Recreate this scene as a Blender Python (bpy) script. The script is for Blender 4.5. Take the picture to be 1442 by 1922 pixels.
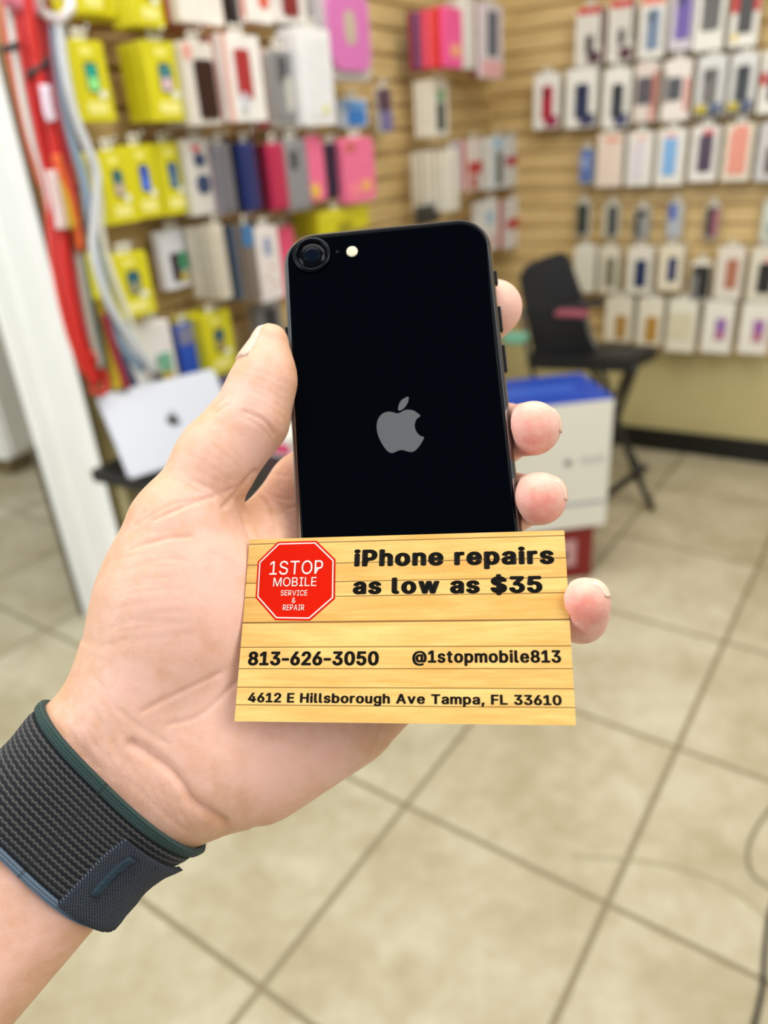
import bpy, bmesh, math, random
import numpy as np
from mathutils import Vector, Matrix

random.seed(7); rng = np.random.default_rng(7)
for o in list(bpy.data.objects): bpy.data.objects.remove(o)
SC = bpy.context.scene
COL = SC.collection

# ------------------------------------------------------------------ camera, world, lights
IW, IH, FPX = 1442.0, 1922.0, 1406.8
CAM_H = 1.4
PITCH, ROLL = math.radians(26.443), math.radians(-4.306)
YAW = math.radians(-32.122)      # direction of the right wall
TYAW = math.radians(-36.317)     # direction of the floor tiles
_f = np.array([0, math.cos(PITCH), -math.sin(PITCH)]); _u = np.array([0, math.sin(PITCH), math.cos(PITCH)]); _x = np.array([1.0, 0, 0])
_c, _s = math.cos(ROLL), math.sin(ROLL)
CR, CU, CF = _c*_x + _s*_u, -_s*_x + _c*_u, _f
CAMLOC = np.array([0, 0, CAM_H])
cd = bpy.data.cameras.new('camera'); cam = bpy.data.objects.new('camera', cd); COL.objects.link(cam)
mw = Matrix.Identity(4)
for i in range(3):
    mw[i][0], mw[i][1], mw[i][2], mw[i][3] = CR[i], CU[i], -CF[i], CAMLOC[i]
cam.matrix_world = mw
cd.sensor_fit = 'AUTO'; cd.sensor_width = 36.0; cd.lens = FPX/IH*36.0
cd.clip_start = 0.01; cd.clip_end = 50
cd.dof.use_dof = True; cd.dof.focus_distance = 0.209; cd.dof.aperture_fstop = 8.0; cd.dof.aperture_blades = 0
SC.camera = cam
SC.view_settings.view_transform = 'Standard'; SC.view_settings.look = 'None'
SC.view_settings.exposure = 0.0; SC.view_settings.gamma = 1.0; SC.view_settings.use_curve_mapping = False

wd = bpy.data.worlds.new('world'); SC.world = wd; wd.use_nodes = True
bg = wd.node_tree.nodes['Background']; bg.inputs[0].default_value = (0.95, 0.97, 1.0, 1); bg.inputs[1].default_value = 0.30

def area_light(name, loc, target, sx, sy, power, col):
    l = bpy.data.lights.new(name, 'AREA'); l.shape = 'RECTANGLE'; l.size = sx; l.size_y = sy; l.energy = power; l.color = col
    o = bpy.data.objects.new(name, l); COL.objects.link(o); o.location = loc
    o.rotation_euler = (Vector(target)-Vector(loc)).to_track_quat('-Z', 'Y').to_euler()
    return o
area_light('ceiling_light', (0.3, 1.2, 2.95), (0.3, 1.2, 0), 2.4, 2.4, 70, (1.0, 0.96, 0.87))
area_light('ceiling_light', (1.7, -0.9, 2.9), (0.2, 0.8, 1.0), 1.2, 1.6, 40, (1.0, 0.97, 0.92))
area_light('daylight_area', (-2.6, -0.6, 1.9), (0.0, 1.6, 1.0), 1.6, 2.0, 54, (0.93, 0.97, 1.0))
area_light('daylight_area', (-2.9, 1.0, 2.7), (-1.9, 3.4, 0.4), 1.2, 1.2, 38, (0.95, 0.98, 1.0))  # added fill to brighten the far wall and cupboard, no actual window here

# ------------------------------------------------------------------ geometry of the place seen from the camera
def ray(px, py):
    return CR*((px-IW/2)/FPX) - CU*((py-IH/2)/FPX) + CF
def at(px, py, z):            # world point at camera depth z
    return CAMLOC + ray(px, py)*z
def on_floor(px, py, h=0.0):
    d = ray(px, py); return CAMLOC + d*((h-CAM_H)/d[2])
RD = np.array([math.cos(YAW), math.sin(YAW), 0]); ND = np.array([-math.sin(YAW), math.cos(YAW), 0])
DIST_R = 2.4624*CAM_H         # right wall: ND.p = DIST_R
DIST_L = -1.0420*CAM_H        # left wall: RD.p = DIST_L
def on_right(px, py, off=0.0):
    d = ray(px, py); return CAMLOC + d*((DIST_R-off)/(ND@d))
def on_left(px, py, off=0.0):
    d = ray(px, py); return CAMLOC + d*((DIST_L+off)/(RD@d))
CORNER = RD*DIST_L + ND*DIST_R

# ------------------------------------------------------------------ materials
def lin(c):
    out = []
    for v in c[:3]:
        v = v/255.0
        out.append(v/12.92 if v <= 0.04045 else ((v+0.055)/1.055)**2.4)
    return (out[0], out[1], out[2], 1.0)
_mats = {}
def mat(name, col, rough=0.5, metal=0.0, spec=0.5, noise=0.0, nscale=30.0, bump=0.0, alpha=1.0, coat=0.0, trans=0.0):
    key = (name, tuple(col), rough, metal, spec, noise, nscale, bump, alpha, coat, trans)
    if key in _mats: return _mats[key]
    m = bpy.data.materials.new(name); m.use_nodes = True; nt = m.node_tree; b = nt.nodes['Principled BSDF']
    b.inputs['Base Color'].default_value = lin(col); b.inputs['Roughness'].default_value = rough
    b.inputs['Metallic'].default_value = metal; b.inputs['Specular IOR Level'].default_value = spec
    b.inputs['Alpha'].default_value = alpha; b.inputs['Coat Weight'].default_value = coat
    b.inputs['Transmission Weight'].default_value = trans
    if noise > 0 or bump > 0:
        tc = nt.nodes.new('ShaderNodeTexCoord'); n = nt.nodes.new('ShaderNodeTexNoise'); n.inputs['Scale'].default_value = nscale; n.inputs['Detail'].default_value = 4
        nt.links.new(tc.outputs['Object'], n.inputs['Vector'])
        if noise > 0:
            h = nt.nodes.new('ShaderNodeHueSaturation'); h.inputs['Color'].default_value = lin(col)
            mr = nt.nodes.new('ShaderNodeMapRange'); mr.inputs[1].default_value = 0.3; mr.inputs[2].default_value = 0.7
            mr.inputs[3].default_value = 1-noise; mr.inputs[4].default_value = 1+noise
            nt.links.new(n.outputs['Fac'], mr.inputs[0]); nt.links.new(mr.outputs[0], h.inputs['Value']); nt.links.new(h.outputs[0], b.inputs['Base Color'])
        if bump > 0:
            bp = nt.nodes.new('ShaderNodeBump'); bp.inputs['Strength'].default_value = bump; bp.inputs['Distance'].default_value = 0.002
            nt.links.new(n.outputs['Fac'], bp.inputs['Height']); nt.links.new(bp.outputs[0], b.inputs['Normal'])
    _mats[key] = m
    return m
def card_mat(col): return mat('printed_card', col, 0.45, noise=0.05, nscale=40)
def plastic(col): return mat('glossy_plastic', col, 0.3, noise=0.04, nscale=50)

class NT:
    """small helper for node graphs"""
    def __init__(s, name):
        s.m = bpy.data.materials.new(name); s.m.use_nodes = True; s.t = s.m.node_tree; s.b = s.t.nodes['Principled BSDF']
    def n(s, kind, **kw):
        nd = s.t.nodes.new(kind)
        for k, v in kw.items(): setattr(nd, k, v)
        return nd
    def l(s, a, b): s.t.links.new(a, b)
    def math(s, op, a, b=None, c=None):
        nd = s.t.nodes.new('ShaderNodeMath'); nd.operation = op
        for i, v in enumerate((a, b, c)):
            if v is None: continue
            if isinstance(v, (int, float)): nd.inputs[i].default_value = v
            else: s.l(v, nd.inputs[i])
        return nd.outputs[0]
    def mix(s, fac, a, b):
        nd = s.t.nodes.new('ShaderNodeMix'); nd.data_type = 'RGBA'
        for sock, v in ((nd.inputs[0], fac), (nd.inputs[6], a), (nd.inputs[7], b)):
            if isinstance(v, (int, float)): sock.default_value = v
            elif isinstance(v, tuple): sock.default_value = v
            else: s.l(v, sock)
        return nd.outputs[2]
    def noise(s, vec, scale, detail=4, rough=0.5):
        nd = s.t.nodes.new('ShaderNodeTexNoise'); nd.inputs['Scale'].default_value = scale; nd.inputs['Detail'].default_value = detail; nd.inputs['Roughness'].default_value = rough
        if vec is not None: s.l(vec, nd.inputs['Vector'])
        return nd.outputs['Fac']
    def ramp(s, v, lo, hi, a=0.0, b=1.0):
        nd = s.t.nodes.new('ShaderNodeMapRange'); nd.interpolation_type = 'SMOOTHSTEP'
        nd.inputs[1].default_value = lo; nd.inputs[2].default_value = hi; nd.inputs[3].default_value = a; nd.inputs[4].default_value = b
        s.l(v, nd.inputs[0]); return nd.outputs[0]
    def bump(s, h, dist, strength=1.0, prev=None):
        nd = s.t.nodes.new('ShaderNodeBump'); nd.inputs['Strength'].default_value = strength; nd.inputs['Distance'].default_value = dist
        s.l(h, nd.inputs['Height'])
        if prev is not None: s.l(prev, nd.inputs['Normal'])
        return nd.outputs[0]

# ------------------------------------------------------------------ object helpers
def link(name, me, m=None, parent=None, loc=None, rotz=None):
    o = bpy.data.objects.new(name, me); COL.objects.link(o)
    if m is not None: me.materials.append(m)
    if parent is not None: o.parent = parent
    if loc is not None: o.location = loc
    if rotz is not None: o.rotation_euler = (0, 0, rotz)
    return o
def meshdata(name, V, F, smooth=False):
    me = bpy.data.meshes.new(name); me.from_pydata([tuple(map(float, v)) for v in V], [], F); me.update()
    if smooth: me.polygons.foreach_set('use_smooth', [True]*len(me.polygons))
    return me
def tag(o, label, cat, group=None, kind=None):
    o['label'] = label; o['category'] = cat
    if group: o['group'] = group
    if kind: o['kind'] = kind
    return o
def structure(o): o['kind'] = 'structure'; return o
def empty(name, loc, rotz=0.0):
    o = bpy.data.objects.new(name, None); COL.objects.link(o); o.location = loc; o.rotation_euler = (0, 0, rotz); o.empty_display_size = 0.02
    return o
def fix_normals(me):
    bm = bmesh.new(); bm.from_mesh(me); bmesh.ops.recalc_face_normals(bm, faces=bm.faces); bm.to_mesh(me); bm.free()
def rounded_outline(w, h, r, seg=5, cx=0.0, cz=0.0):
    r = max(1e-5, min(r, w/2-1e-5, h/2-1e-5)); pts = []
    for k, (sx, sz) in enumerate(((1, 1), (-1, 1), (-1, -1), (1, -1))):
        for i in range(seg+1):
            a = math.pi/2*(k + i/seg)
            pts.append((cx+sx*(w/2-r)+r*math.cos(a), cz+sz*(h/2-r)+r*math.sin(a)))
    return pts
def prism(name, pts, y0, y1, bev=0.0):
    """outline in xz extruded from y0 (front) to y1 (back); bev rounds the front and back rim"""
    n = len(pts); V = []; F = []
    cx = sum(p[0] for p in pts)/n; cz = sum(p[1] for p in pts)/n
    mx = max(abs(p[0]-cx) for p in pts)+1e-9; mz = max(abs(p[1]-cz) for p in pts)+1e-9
    rings = [(y0, bev), (y0+bev, 0), (y1-bev, 0), (y1, bev)] if bev > 0 else [(y0, 0), (y1, 0)]
    for y, ins in rings:
        for x, z in pts: V.append((cx+(x-cx)*(1-ins/mx), y, cz+(z-cz)*(1-ins/mz)))
    for k in range(len(rings)-1):
        for i in range(n):
            j = (i+1) % n; F.append((k*n+i, k*n+j, (k+1)*n+j, (k+1)*n+i))
    F.append(tuple(range(n-1, -1, -1))); F.append(tuple((len(rings)-1)*n+i for i in range(n)))
    me = meshdata(name, V, F); fix_normals(me); return me
def box_mesh(name, x0, x1, y0, y1, z0, z1, bev=0.0):
    bm = bmesh.new(); bmesh.ops.create_cube(bm, size=1.0)
    for v in bm.verts: v.co = ((x0+x1)/2+v.co.x*(x1-x0), (y0+y1)/2+v.co.y*(y1-y0), (z0+z1)/2+v.co.z*(z1-z0))
    if bev > 0: bmesh.ops.bevel(bm, geom=bm.edges[:], offset=bev, segments=2, profile=0.5, affect='EDGES')
    me = bpy.data.meshes.new(name); bm.to_mesh(me); bm.free(); return me
def catmull(P, n=8):
    P = [np.array(p, float) for p in P]
    if len(P) < 3: return [P[0]+(P[-1]-P[0])*t for t in np.linspace(0, 1, n)]
    Q = [2*P[0]-P[1]]+P+[2*P[-1]-P[-2]]; out = []
    for i in range(1, len(Q)-2):
        for t in np.linspace(0, 1, n, endpoint=False):
            a, b, c, d = Q[i-1], Q[i], Q[i+1], Q[i+2]
            out.append(0.5*(2*b+(c-a)*t+(2*a-5*b+4*c-d)*t*t+(3*b-a-3*c+d)*t**3))
    out.append(P[-1]); return out
def tube(name, P, r, seg=8, flat=1.0, up=None, smooth=True, n=8, curve=True):
    P = catmull(P, n) if curve else [np.array(p, float) for p in P]
    V = []; F = []; u = None
    up = np.array(up if up is not None else (0.13, 0.27, 0.95), float)
    for i, p in enumerate(P):
        t = P[min(i+1, len(P)-1)]-P[max(i-1, 0)]; t = t/(np.linalg.norm(t)+1e-12)
        if u is None: u = np.cross(t, up); 
        u = u-t*(u@t); u /= np.linalg.norm(u)+1e-12
        v = np.cross(t, u); rr = r[i*(len(r)-1)//max(1, len(P)-1)] if isinstance(r, (list, tuple)) else r
        for k in range(seg):
            a = 2*math.pi*k/seg; V.append(p+u*rr*math.cos(a)+v*rr*flat*math.sin(a))
    for i in range(len(P)-1):
        for k in range(seg):
            k2 = (k+1) % seg; F.append((i*seg+k, i*seg+k2, (i+1)*seg+k2, (i+1)*seg+k))
    F.append(tuple(range(seg-1, -1, -1))); F.append(tuple((len(P)-1)*seg+k for k in range(seg)))
    me = meshdata(name, V, F, smooth); fix_normals(me); return me
def lathe(name, prof, seg=24, smooth=True):
    """prof: (radius, y) rings about the y axis"""
    V = []; F = []
    for r, y in prof:
        for k in range(seg):
            a = 2*math.pi*k/seg; V.append((r*math.cos(a), y, r*math.sin(a)))
    for i in range(len(prof)-1):
        for k in range(seg):
            k2 = (k+1) % seg; F.append((i*seg+k, i*seg+k2, (i+1)*seg+k2, (i+1)*seg+k))
    F.append(tuple(range(seg))); F.append(tuple((len(prof)-1)*seg+k for k in range(seg-1, -1, -1)))
    me = meshdata(name, V, F, smooth); fix_normals(me); return me

# ------------------------------------------------------------------ the setting
def floor_material():
    g = NT('beige_floor_tile'); geo = g.n('ShaderNodeNewGeometry'); P = geo.outputs['Position']
    p0 = on_floor(1140, 1696)
    t1 = (math.cos(TYAW), math.sin(TYAW), 0); t2 = (-math.sin(TYAW), math.cos(TYAW), 0)
    def coord(t, size):
        d = g.n('ShaderNodeVectorMath', operation='DOT_PRODUCT'); g.l(P, d.inputs[0]); d.inputs[1].default_value = t
        off = float(np.dot(p0, t))
        return g.math('DIVIDE', g.math('SUBTRACT', d.outputs['Value'], off), size), size
    (u, su), (v, sv) = coord(t1, 0.4814), coord(t2, 0.497)
    def line(c, size):
        fr = g.math('FRACT', g.math('ADD', c, 100.0))
        return g.math('MULTIPLY', g.math('MINIMUM', fr, g.math('SUBTRACT', 1.0, fr)), size)
    d = g.math('MINIMUM', line(u, su), line(v, sv))
    grout = g.ramp(d, 0.004, 0.0075, 1.0, 0.0)
    cell = g.n('ShaderNodeCombineXYZ'); g.l(g.math('FLOOR', u), cell.inputs[0]); g.l(g.math('FLOOR', v), cell.inputs[1])
    wn = g.n('ShaderNodeTexWhiteNoise', noise_dimensions='3D'); g.l(cell.outputs[0], wn.inputs['Vector'])
    n1 = g.noise(P, 5.0, 6, 0.6); n2 = g.noise(P, 22.0, 5, 0.6); n3 = g.noise(P, 1.7, 2)
    f = g.math('ADD', g.math('MULTIPLY', n1, 0.55), g.math('ADD', g.math('MULTIPLY', n2, 0.25), g.math('MULTIPLY', n3, 0.35)))
    f = g.math('ADD', f, g.math('MULTIPLY', g.math('SUBTRACT', wn.outputs['Value'], 0.5), 0.10))
    f = g.ramp(f, 0.36, 0.82)
    col = g.mix(f, lin((168, 156, 124)), lin((210, 202, 176)))
    col = g.mix(grout, col, lin((138, 126, 96)))
    g.l(col, g.b.inputs['Base Color']); g.b.inputs['Roughness'].default_value = 0.42; g.b.inputs['Specular IOR Level'].default_value = 0.35
    hh = g.math('ADD', g.math('MULTIPLY', grout, -1.0), g.math('MULTIPLY', n2, 0.08))
    g.l(g.bump(hh, 0.002), g.b.inputs['Normal'])
    return g.m
def slat_material():
    g = NT('maple_slatwall'); tc = g.n('ShaderNodeTexCoord'); mp = g.n('ShaderNodeMapping'); g.l(tc.outputs['Object'], mp.inputs['Vector'])
    mp.inputs['Scale'].default_value = (1.5, 1.5, 14)
    n1 = g.noise(mp.outputs[0], 3.0, 6, 0.6)
    col = g.mix(g.ramp(n1, 0.3, 0.7), lin((196, 166, 108)), lin((220, 193, 136)))
    g.l(col, g.b.inputs['Base Color']); g.b.inputs['Roughness'].default_value = 0.4
    return g.m
M_FLOOR, M_SLAT = floor_material(), slat_material()
M_LOWER = mat('olive_beige_paint', (196, 184, 132), 0.55, noise=0.03, nscale=6, bump=0.1)
M_WHITE = mat('white_paint', (236, 236, 230), 0.4, noise=0.02, nscale=8)
M_BASE = mat('black_vinyl_base', (9, 9, 9), 0.4)

structure(link('floor', box_mesh('floor', -6, 6, -3, 7, -0.05, 0.0), M_FLOOR))
PITCH_S = 0.0755; SLAT_TOP = 2.35
def slatwall(name, origin, direction, normal, length, z_low):
    """slatted panel: each slat has a sloped upper shoulder and an undercut groove; one mesh"""
    prof = []; z = z_low
    while z < SLAT_TOP:
        prof += [(0.003, z), (0.011, z+0.004), (0.011, z+0.058), (0.003, z+0.068), (-0.008, z+0.069), (-0.008, z+PITCH_S-0.0005)]
        z += PITCH_S
    prof += [(-0.008, z), (-0.03, z), (-0.03, z_low), ]
    V = []; n = len(prof)
    for s in (0.0, length):
        for d, zz in prof: V.append(origin+direction*s+normal*(d-0.011)+np.array([0, 0, zz]))
    F = [(i, (i+1) % n, n+(i+1) % n, n+i) for i in range(n)]
    F += [tuple(range(n)), tuple(range(2*n-1, n-1, -1))]
    me = meshdata(name, V, F); fix_normals(me)
    return structure(link(name, me, M_SLAT))
def wall_box(name, origin, direction, normal, length, z0, z1, thick, m, front=0.0):
    V = []
    for s in (0.0, length):
        for d in (front, front-thick):
            for z in (z0, z1): V.append(origin+direction*s+normal*d+np.array([0, 0, z]))
    F = [(0, 1, 3, 2), (4, 6, 7, 5), (0, 4, 5, 1), (2, 3, 7, 6), (0, 2, 6, 4), (1, 5, 7, 3)]
    me = meshdata(name, V, F); fix_normals(me)
    return structure(link(name, me, m))
Z_SLAT = float(on_right(1390, 668)[2])
Z_LEFT = float(on_left(190, 748)[2])
POST_A = on_left(154, 735); POST_A[2] = 0.0
POST_B = on_floor(160, 1155)
LEN_L = float(np.linalg.norm((CORNER-POST_A)[:2]))-0.04
L0 = CORNER.copy(); L0[2] = 0
slatwall('wall_right', L0-RD*0.06, RD, -ND, 3.26, Z_SLAT)
wall_box('wall_right_lower', L0, RD, -ND, 3.2, 0.0, Z_SLAT+0.01, 0.08, M_LOWER, front=-0.02)
wall_box('baseboard_right', L0, RD, -ND, 3.2, 0.0, 0.098, 0.02, M_BASE, front=0.0)
slatwall('wall_left', L0+ND*0.06, -ND, RD, LEN_L+0.06, Z_LEFT)
wall_box('wall_left_lower', L0, -ND, RD, LEN_L, 0.0, Z_LEFT+0.01, 0.08, M_LOWER, front=-0.02)
wall_box('baseboard_left', L0, -ND, RD, LEN_L, 0.0, 0.098, 0.02, M_BASE, front=0.0)

# white wall end beside the slatwall: a panelled pilaster with vertical mouldings
def post():
    a, b = POST_A, POST_B; ab = b-a; w = float(np.linalg.norm(ab)); t = ab/w; nrm = np.array([t[1], -t[0], 0])
    if nrm@a > 0: nrm = -nrm
    prof = [(0, 0), (0, 0.0), (0.05*w, 0.0), (0.07*w, -0.012), (0.16*w, -0.012), (0.18*w, 0.004), (0.46*w, 0.004), (0.48*w, -0.014), (0.58*w, -0.014), (0.60*w, 0.0), (0.80*w, 0.0), (0.82*w, -0.01), (0.97*w, -0.01), (w, 0.0)]
    P2 = [a+t*x+nrm*d for x, d in prof] + [b+ND*0.25, a+ND*0.20-RD*0.05, a-RD*0.05]
    V = []
    for z in (0.0, 2.6):
        for p in P2: V.append((p[0], p[1], z))
    n = len(P2); F = [(i, (i+1) % n, n+(i+1) % n, n+i) for i in range(n)]+[tuple(range(n)), tuple(range(2*n-1, n-1, -1))]
    me = meshdata('wall_end', V, F); fix_normals(me); structure(link('wall_end', me, M_WHITE))
    # dark rubber seal along its far edge
    pts = [b+nrm*0.012-t*0.0, ]
    s = b+t*0.012
    me = box_mesh('trim_1', -0.010, 0.010, -0.012, 0.012, 0.0, 0.62)
    o = link('trim_1', me, mat('grey_rubber_seal', (92, 84, 66), 0.7), loc=(s[0], s[1], 0), rotz=math.atan2(t[1], t[0])); structure(o)
post()
# the white room beyond the opening on the left
FA, FB = on_floor(0, 857), on_floor(62, 828)
fd = (FB-FA)/np.linalg.norm(FB-FA); fn = np.array([fd[1], -fd[0], 0])
wall_box('wall_far', FA-fd*1.6, fd, fn, 5.0, 0.0, 2.6, 0.08, mat('white_wall_paint', (230, 228, 216), 0.6), front=0.0)
wall_box('baseboard_far', FA-fd*1.6, fd, fn, 5.0, 0.0, 0.07, 0.02, mat('brown_base', (96, 84, 56), 0.6), front=0.012)

# ------------------------------------------------------------------ merchandise on the slatwalls
M_HOOK = mat('chrome_wire', (200, 200, 200), 0.2, metal=1.0)
M_CLEAR = mat('clear_plastic', (225, 224, 214), 0.15, alpha=0.32)
USED = {}
def uniq(label):
    if label in USED: raise RuntimeError('label used twice: '+label)
    USED[label] = 1; return label
# a pack's printed or shaped front pieces: (part name, x0, x1, z0, z1 as shares of the front, colour, corner radius share, how far it stands out in mm)
def art_yellow(pic=(40, 120, 170), pic2=(170, 190, 150)):
    return [('phone_picture', .34, .70, .36, .74, (72, 78, 70), .25, .8), ('screen_picture', .38, .66, .55, .71, pic, .15, 1.4), ('screen_picture', .38, .66, .39, .55, pic2, .15, 1.4),
            ('logo_strip', .30, .64, .82, .92, (238, 232, 120), .2, .6), ('text_panel', .22, .80, .10, .25, (240, 234, 140), .15, .6), ('price_badge', .62, .84, .29, .39, (236, 238, 226), .4, 1.0)]
def art_case(case, hole=True, frame=None, x=(.26, .78), z=(.14, .80), header=None, foot=None, side=None):
    a = []
    if frame: a.append(('window_frame', .10, .90, .08, .90, frame, .06, .6))
    a.append(('phone_case', x[0], x[1], z[0], z[1], case, .16, 4.0))
    if hole: a.append(('camera_cutout', x[0]+.05, x[0]+.05+(x[1]-x[0])*.36, z[1]-.20, z[1]-.05, tuple(max(0, int(c*.4)) for c in case), .3, 4.6))
    if header: a.append(('header_strip', .05, .95, .88, 1.0, header, .04, .8))
    if foot: a.append(('corner_print', .48, .97, .03, .24, foot, .04, .9))
    if side: a.append(('side_stripe', .90, .985, .30, .97, side, .03, .9))
    return a
def make_pack(name, w, h, t, body, art, clear=False, round_=0.03):
    """the front pack of a hook: carton or clear pouch with its printed and shaped pieces and a hanging tab"""
    root = empty(name, (0, 0, 0))
    if clear:
        link('clear_pouch', prism('clear_pouch', rounded_outline(w, h, w*.10, 4, 0, h/2), 0.0, t, min(.003, t*.3)), M_CLEAR, root)
        link('card_insert', prism('card_insert', rounded_outline(w*.9, h*.94, w*.05, 3, 0, h/2), t*.62, t*.8), card_mat(body), root)
    else:
        link('carton', prism('carton', rounded_outline(w, h, w*round_, 3, 0, h/2), 0.0, t, min(.0015, t*.2)), card_mat(body), root)
    for nm, x0, x1, z0, z1, col, r, mm in art:
        ww, hh = (x1-x0)*w, (z1-z0)*h
        pts = rounded_outline(ww, hh, r*ww, 4, (x0+x1)/2*w-w/2, (z0+z1)/2*h)
        link(nm, prism(nm, pts, -mm/1000, min(0.001, t*.3) if not clear else t*.62), plastic(col) if nm in ('phone_case', 'screen_picture') else card_mat(col), root)
    # hanging tab with its slot
    tw, th = w*.34, .022; V = []; ty = t*.5
    outer = [(-tw/2, h-.002), (tw/2, h-.002), (tw/2, h+th), (-tw/2, h+th)]; inner = [(-tw*.3, h+th*.4), (tw*.3, h+th*.4), (tw*.3, h+th*.72), (-tw*.3, h+th*.72)]
    for y in (ty-.0006, ty+.0006):
        V += [(x, y, z) for x, z in outer]+[(x, y, z) for x, z in inner]
    F = []
    for i in range(4):
        j = (i+1) % 4
        F += [(i, j, 4+j, 4+i), (8+j, 8+i, 12+i, 12+j), (i, 8+i, 8+j, j), (4+j, 12+j, 12+i, 4+i)]
    me = meshdata('hang_tab', V, F); fix_normals(me); link('hang_tab', me, mat('tab_plastic', (228, 226, 216), 0.3), root)
    return root
def hang(wall, q, off, t, name, cat, label, body, art, behind=(), pitch=None, clear=False, group=None, behind_word=None, swing=0.0, hook=True):
    """one hook: front pack over the picture rectangle q = (x0, y0, x1, y1) standing off the wall; behind: colours of the packs behind it"""
    x0, y0, x1, y1 = q; xm, ym = (x0+x1)/2, (y0+y1)/2
    pr = on_right if wall == 'R' else on_left
    D = RD if wall == 'R' else ND; NR = -ND if wall == 'R' else RD; rz = YAW if wall == 'R' else YAW+math.pi/2
    pl, p2, pt, pb = pr(x0, ym, off), pr(x1, ym, off), pr(xm, y0, off), pr(xm, y1, off)
    w = abs(float((p2-pl)@D)); h = float(pt[2]-pb[2]); c = (pl+p2)/2
    pitch = pitch or t*1.02
    root = make_pack(name, w, h, t, body, art, clear)
    base = np.array([c[0], c[1], pb[2]]); root.location = base; root.rotation_euler = (0, 0, rz+swing)
    tag(root, uniq(label), cat, group)
    n = len(behind)
    me_cache = None
    for i, col in enumerate(behind):
        d = off-(i+1)*pitch
        if d < t+.002: n = i; break
        me = prism(name, rounded_outline(w*random.uniform(.95, 1.0), h*random.uniform(.96, 1.01), w*.03, 3, 0, h/2), 0.0, t, min(.0015, t*.2))
        o = link(name, me, card_mat(col), None, base-NR*((i+1)*pitch)+D*random.uniform(-.003, .003), rz)
        tag(o, (behind_word or cat)+' behind the '+short(label), cat, 'stacked behind the '+short(label))
    if hook:
        z = base[2]+h+.012; a = base-NR*(off+.004)+np.array([0, 0, z-base[2]]); b = base+NR*.012+np.array([0, 0, z-base[2]])
        P = [a, a+(b-a)*.97, b, b+NR*.004+np.array([0, 0, .012])]
        o0 = (a+b)/2
        ho = link('display_hook', tube('display_hook', [p-o0 for p in P], .0022, 6, curve=False), M_HOOK, None, tuple(o0))
        tag(ho, 'metal slatwall hook carrying the '+short(label), 'hook', 'slatwall hooks')
    return root
def short(label):
    w = label.split(' '); return ' '.join(w[:11])

YEL = (214, 206, 26); WH = (236, 234, 226); CREAM = (226, 220, 198)
R = lambda x0, y0, x1, y1: (x0, y0, x1, y1)
def right(q, label, body, art, **k):
    k.setdefault('behind', [WH, (228, 226, 216), WH]); k.setdefault('t', .018); k.setdefault('off', .085)
    k.setdefault('pitch', .022); k.setdefault('behind_word', 'white case carton')
    x0, y0, x1, y1 = q; sh = (x1-x0)*.16
    return hang('R', (x0, y0, x1-sh, y1), k.pop('off'), k.pop('t'), k.pop('name', 'case_carton'), k.pop('cat', 'phone case'), label, body, art, **k)
# ---- right wall, top row
rw = 'boxed cases on the right slatwall'
right((1081, 13, 1140, 123), 'white case carton with red top hanging leftmost in top row', WH, art_case((52, 48, 50), frame=(218, 214, 204), x=(.40, .68), z=(.20, .52), header=(196, 30, 34), foot=(70, 34, 44), side=(40, 38, 46)), group=rw, behind=[(190, 40, 40), (40, 38, 44)])
right((1142, 0, 1199, 116), 'white case carton with red top, second in top row', (240, 238, 230), art_case((44, 42, 46), frame=(214, 210, 200), x=(.42, .66), z=(.28, .54), header=(196, 30, 34), foot=(80, 36, 46), side=(54, 44, 46)), group=rw, behind=[(190, 40, 40), WH])
right((1201, -6, 1257, 109), 'carton with slate blue phone case in top row', WH, art_case((104, 124, 152), x=(.28, .80), header=(226, 120, 100)), group=rw)
right((1258, -22, 1310, 94), 'pale carton with purple phone case in top row', (214, 206, 216), art_case((92, 64, 158), x=(.26, .90), z=(.18, .92)), group=rw)
right((1306, -34, 1372, 95), 'white carton with dark grey glossy case in top row', WH, art_case((84, 80, 72), x=(.22, .84), z=(.30, .98)), group=rw)
right((1373, -44, 1437, 87), 'white carton with red sides and black case, right end of top row', WH, [('side_stripe', .02, .26, .50, .76, (206, 36, 36), .05, .9), ('side_stripe', .76, .98, .50, .80, (206, 36, 36), .05, .9), ('phone_case', .26, .80, .20, 1.0, (52, 48, 40), .12, 4), ('price_badge', .12, .32, .08, .20, (226, 204, 90), .2, 1)], group=rw)
# ---- second row
right((1002, 138, 1058, 242), 'carton with crimson phone case, leftmost of second row', WH, art_case((176, 28, 54), x=(.34, .76), z=(.16, .78), foot=(150, 34, 84)), group=rw)
right((1062, 128, 1130, 240), 'carton with navy phone case and navy corner in second row', WH, art_case((34, 46, 84), x=(.32, .76), z=(.16, .74), foot=(56, 54, 96)), group=rw)
right((1132, 128, 1191, 240), 'carton with black phone case and blue corner in second row', WH, art_case((30, 34, 44), x=(.34, .78), z=(.16, .74), foot=(66, 66, 112)), group=rw)
right((1191, 117, 1242, 229), 'white and brick red carton with slanted dark case in second row', (226, 214, 204), [('phone_case', .10, .78, .30, .76, (70, 60, 66), .08, 3), ('side_stripe', .80, .98, .22, .84, (190, 92, 72), .05, 1), ('corner_print', .70, .96, .03, .26, (214, 140, 128), .05, 1)], group=rw)
right((1244, 112, 1305, 227), 'white and pink-edged carton with slanted black case in second row', (238, 230, 222), [('phone_case', .18, .70, .34, .72, (44, 48, 50), .08, 3), ('side_stripe', .80, .98, .16, .70, (214, 142, 132), .05, 1), ('window_frame', .04, .14, .30, .80, (120, 104, 104), .05, 1)], group=rw)
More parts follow.
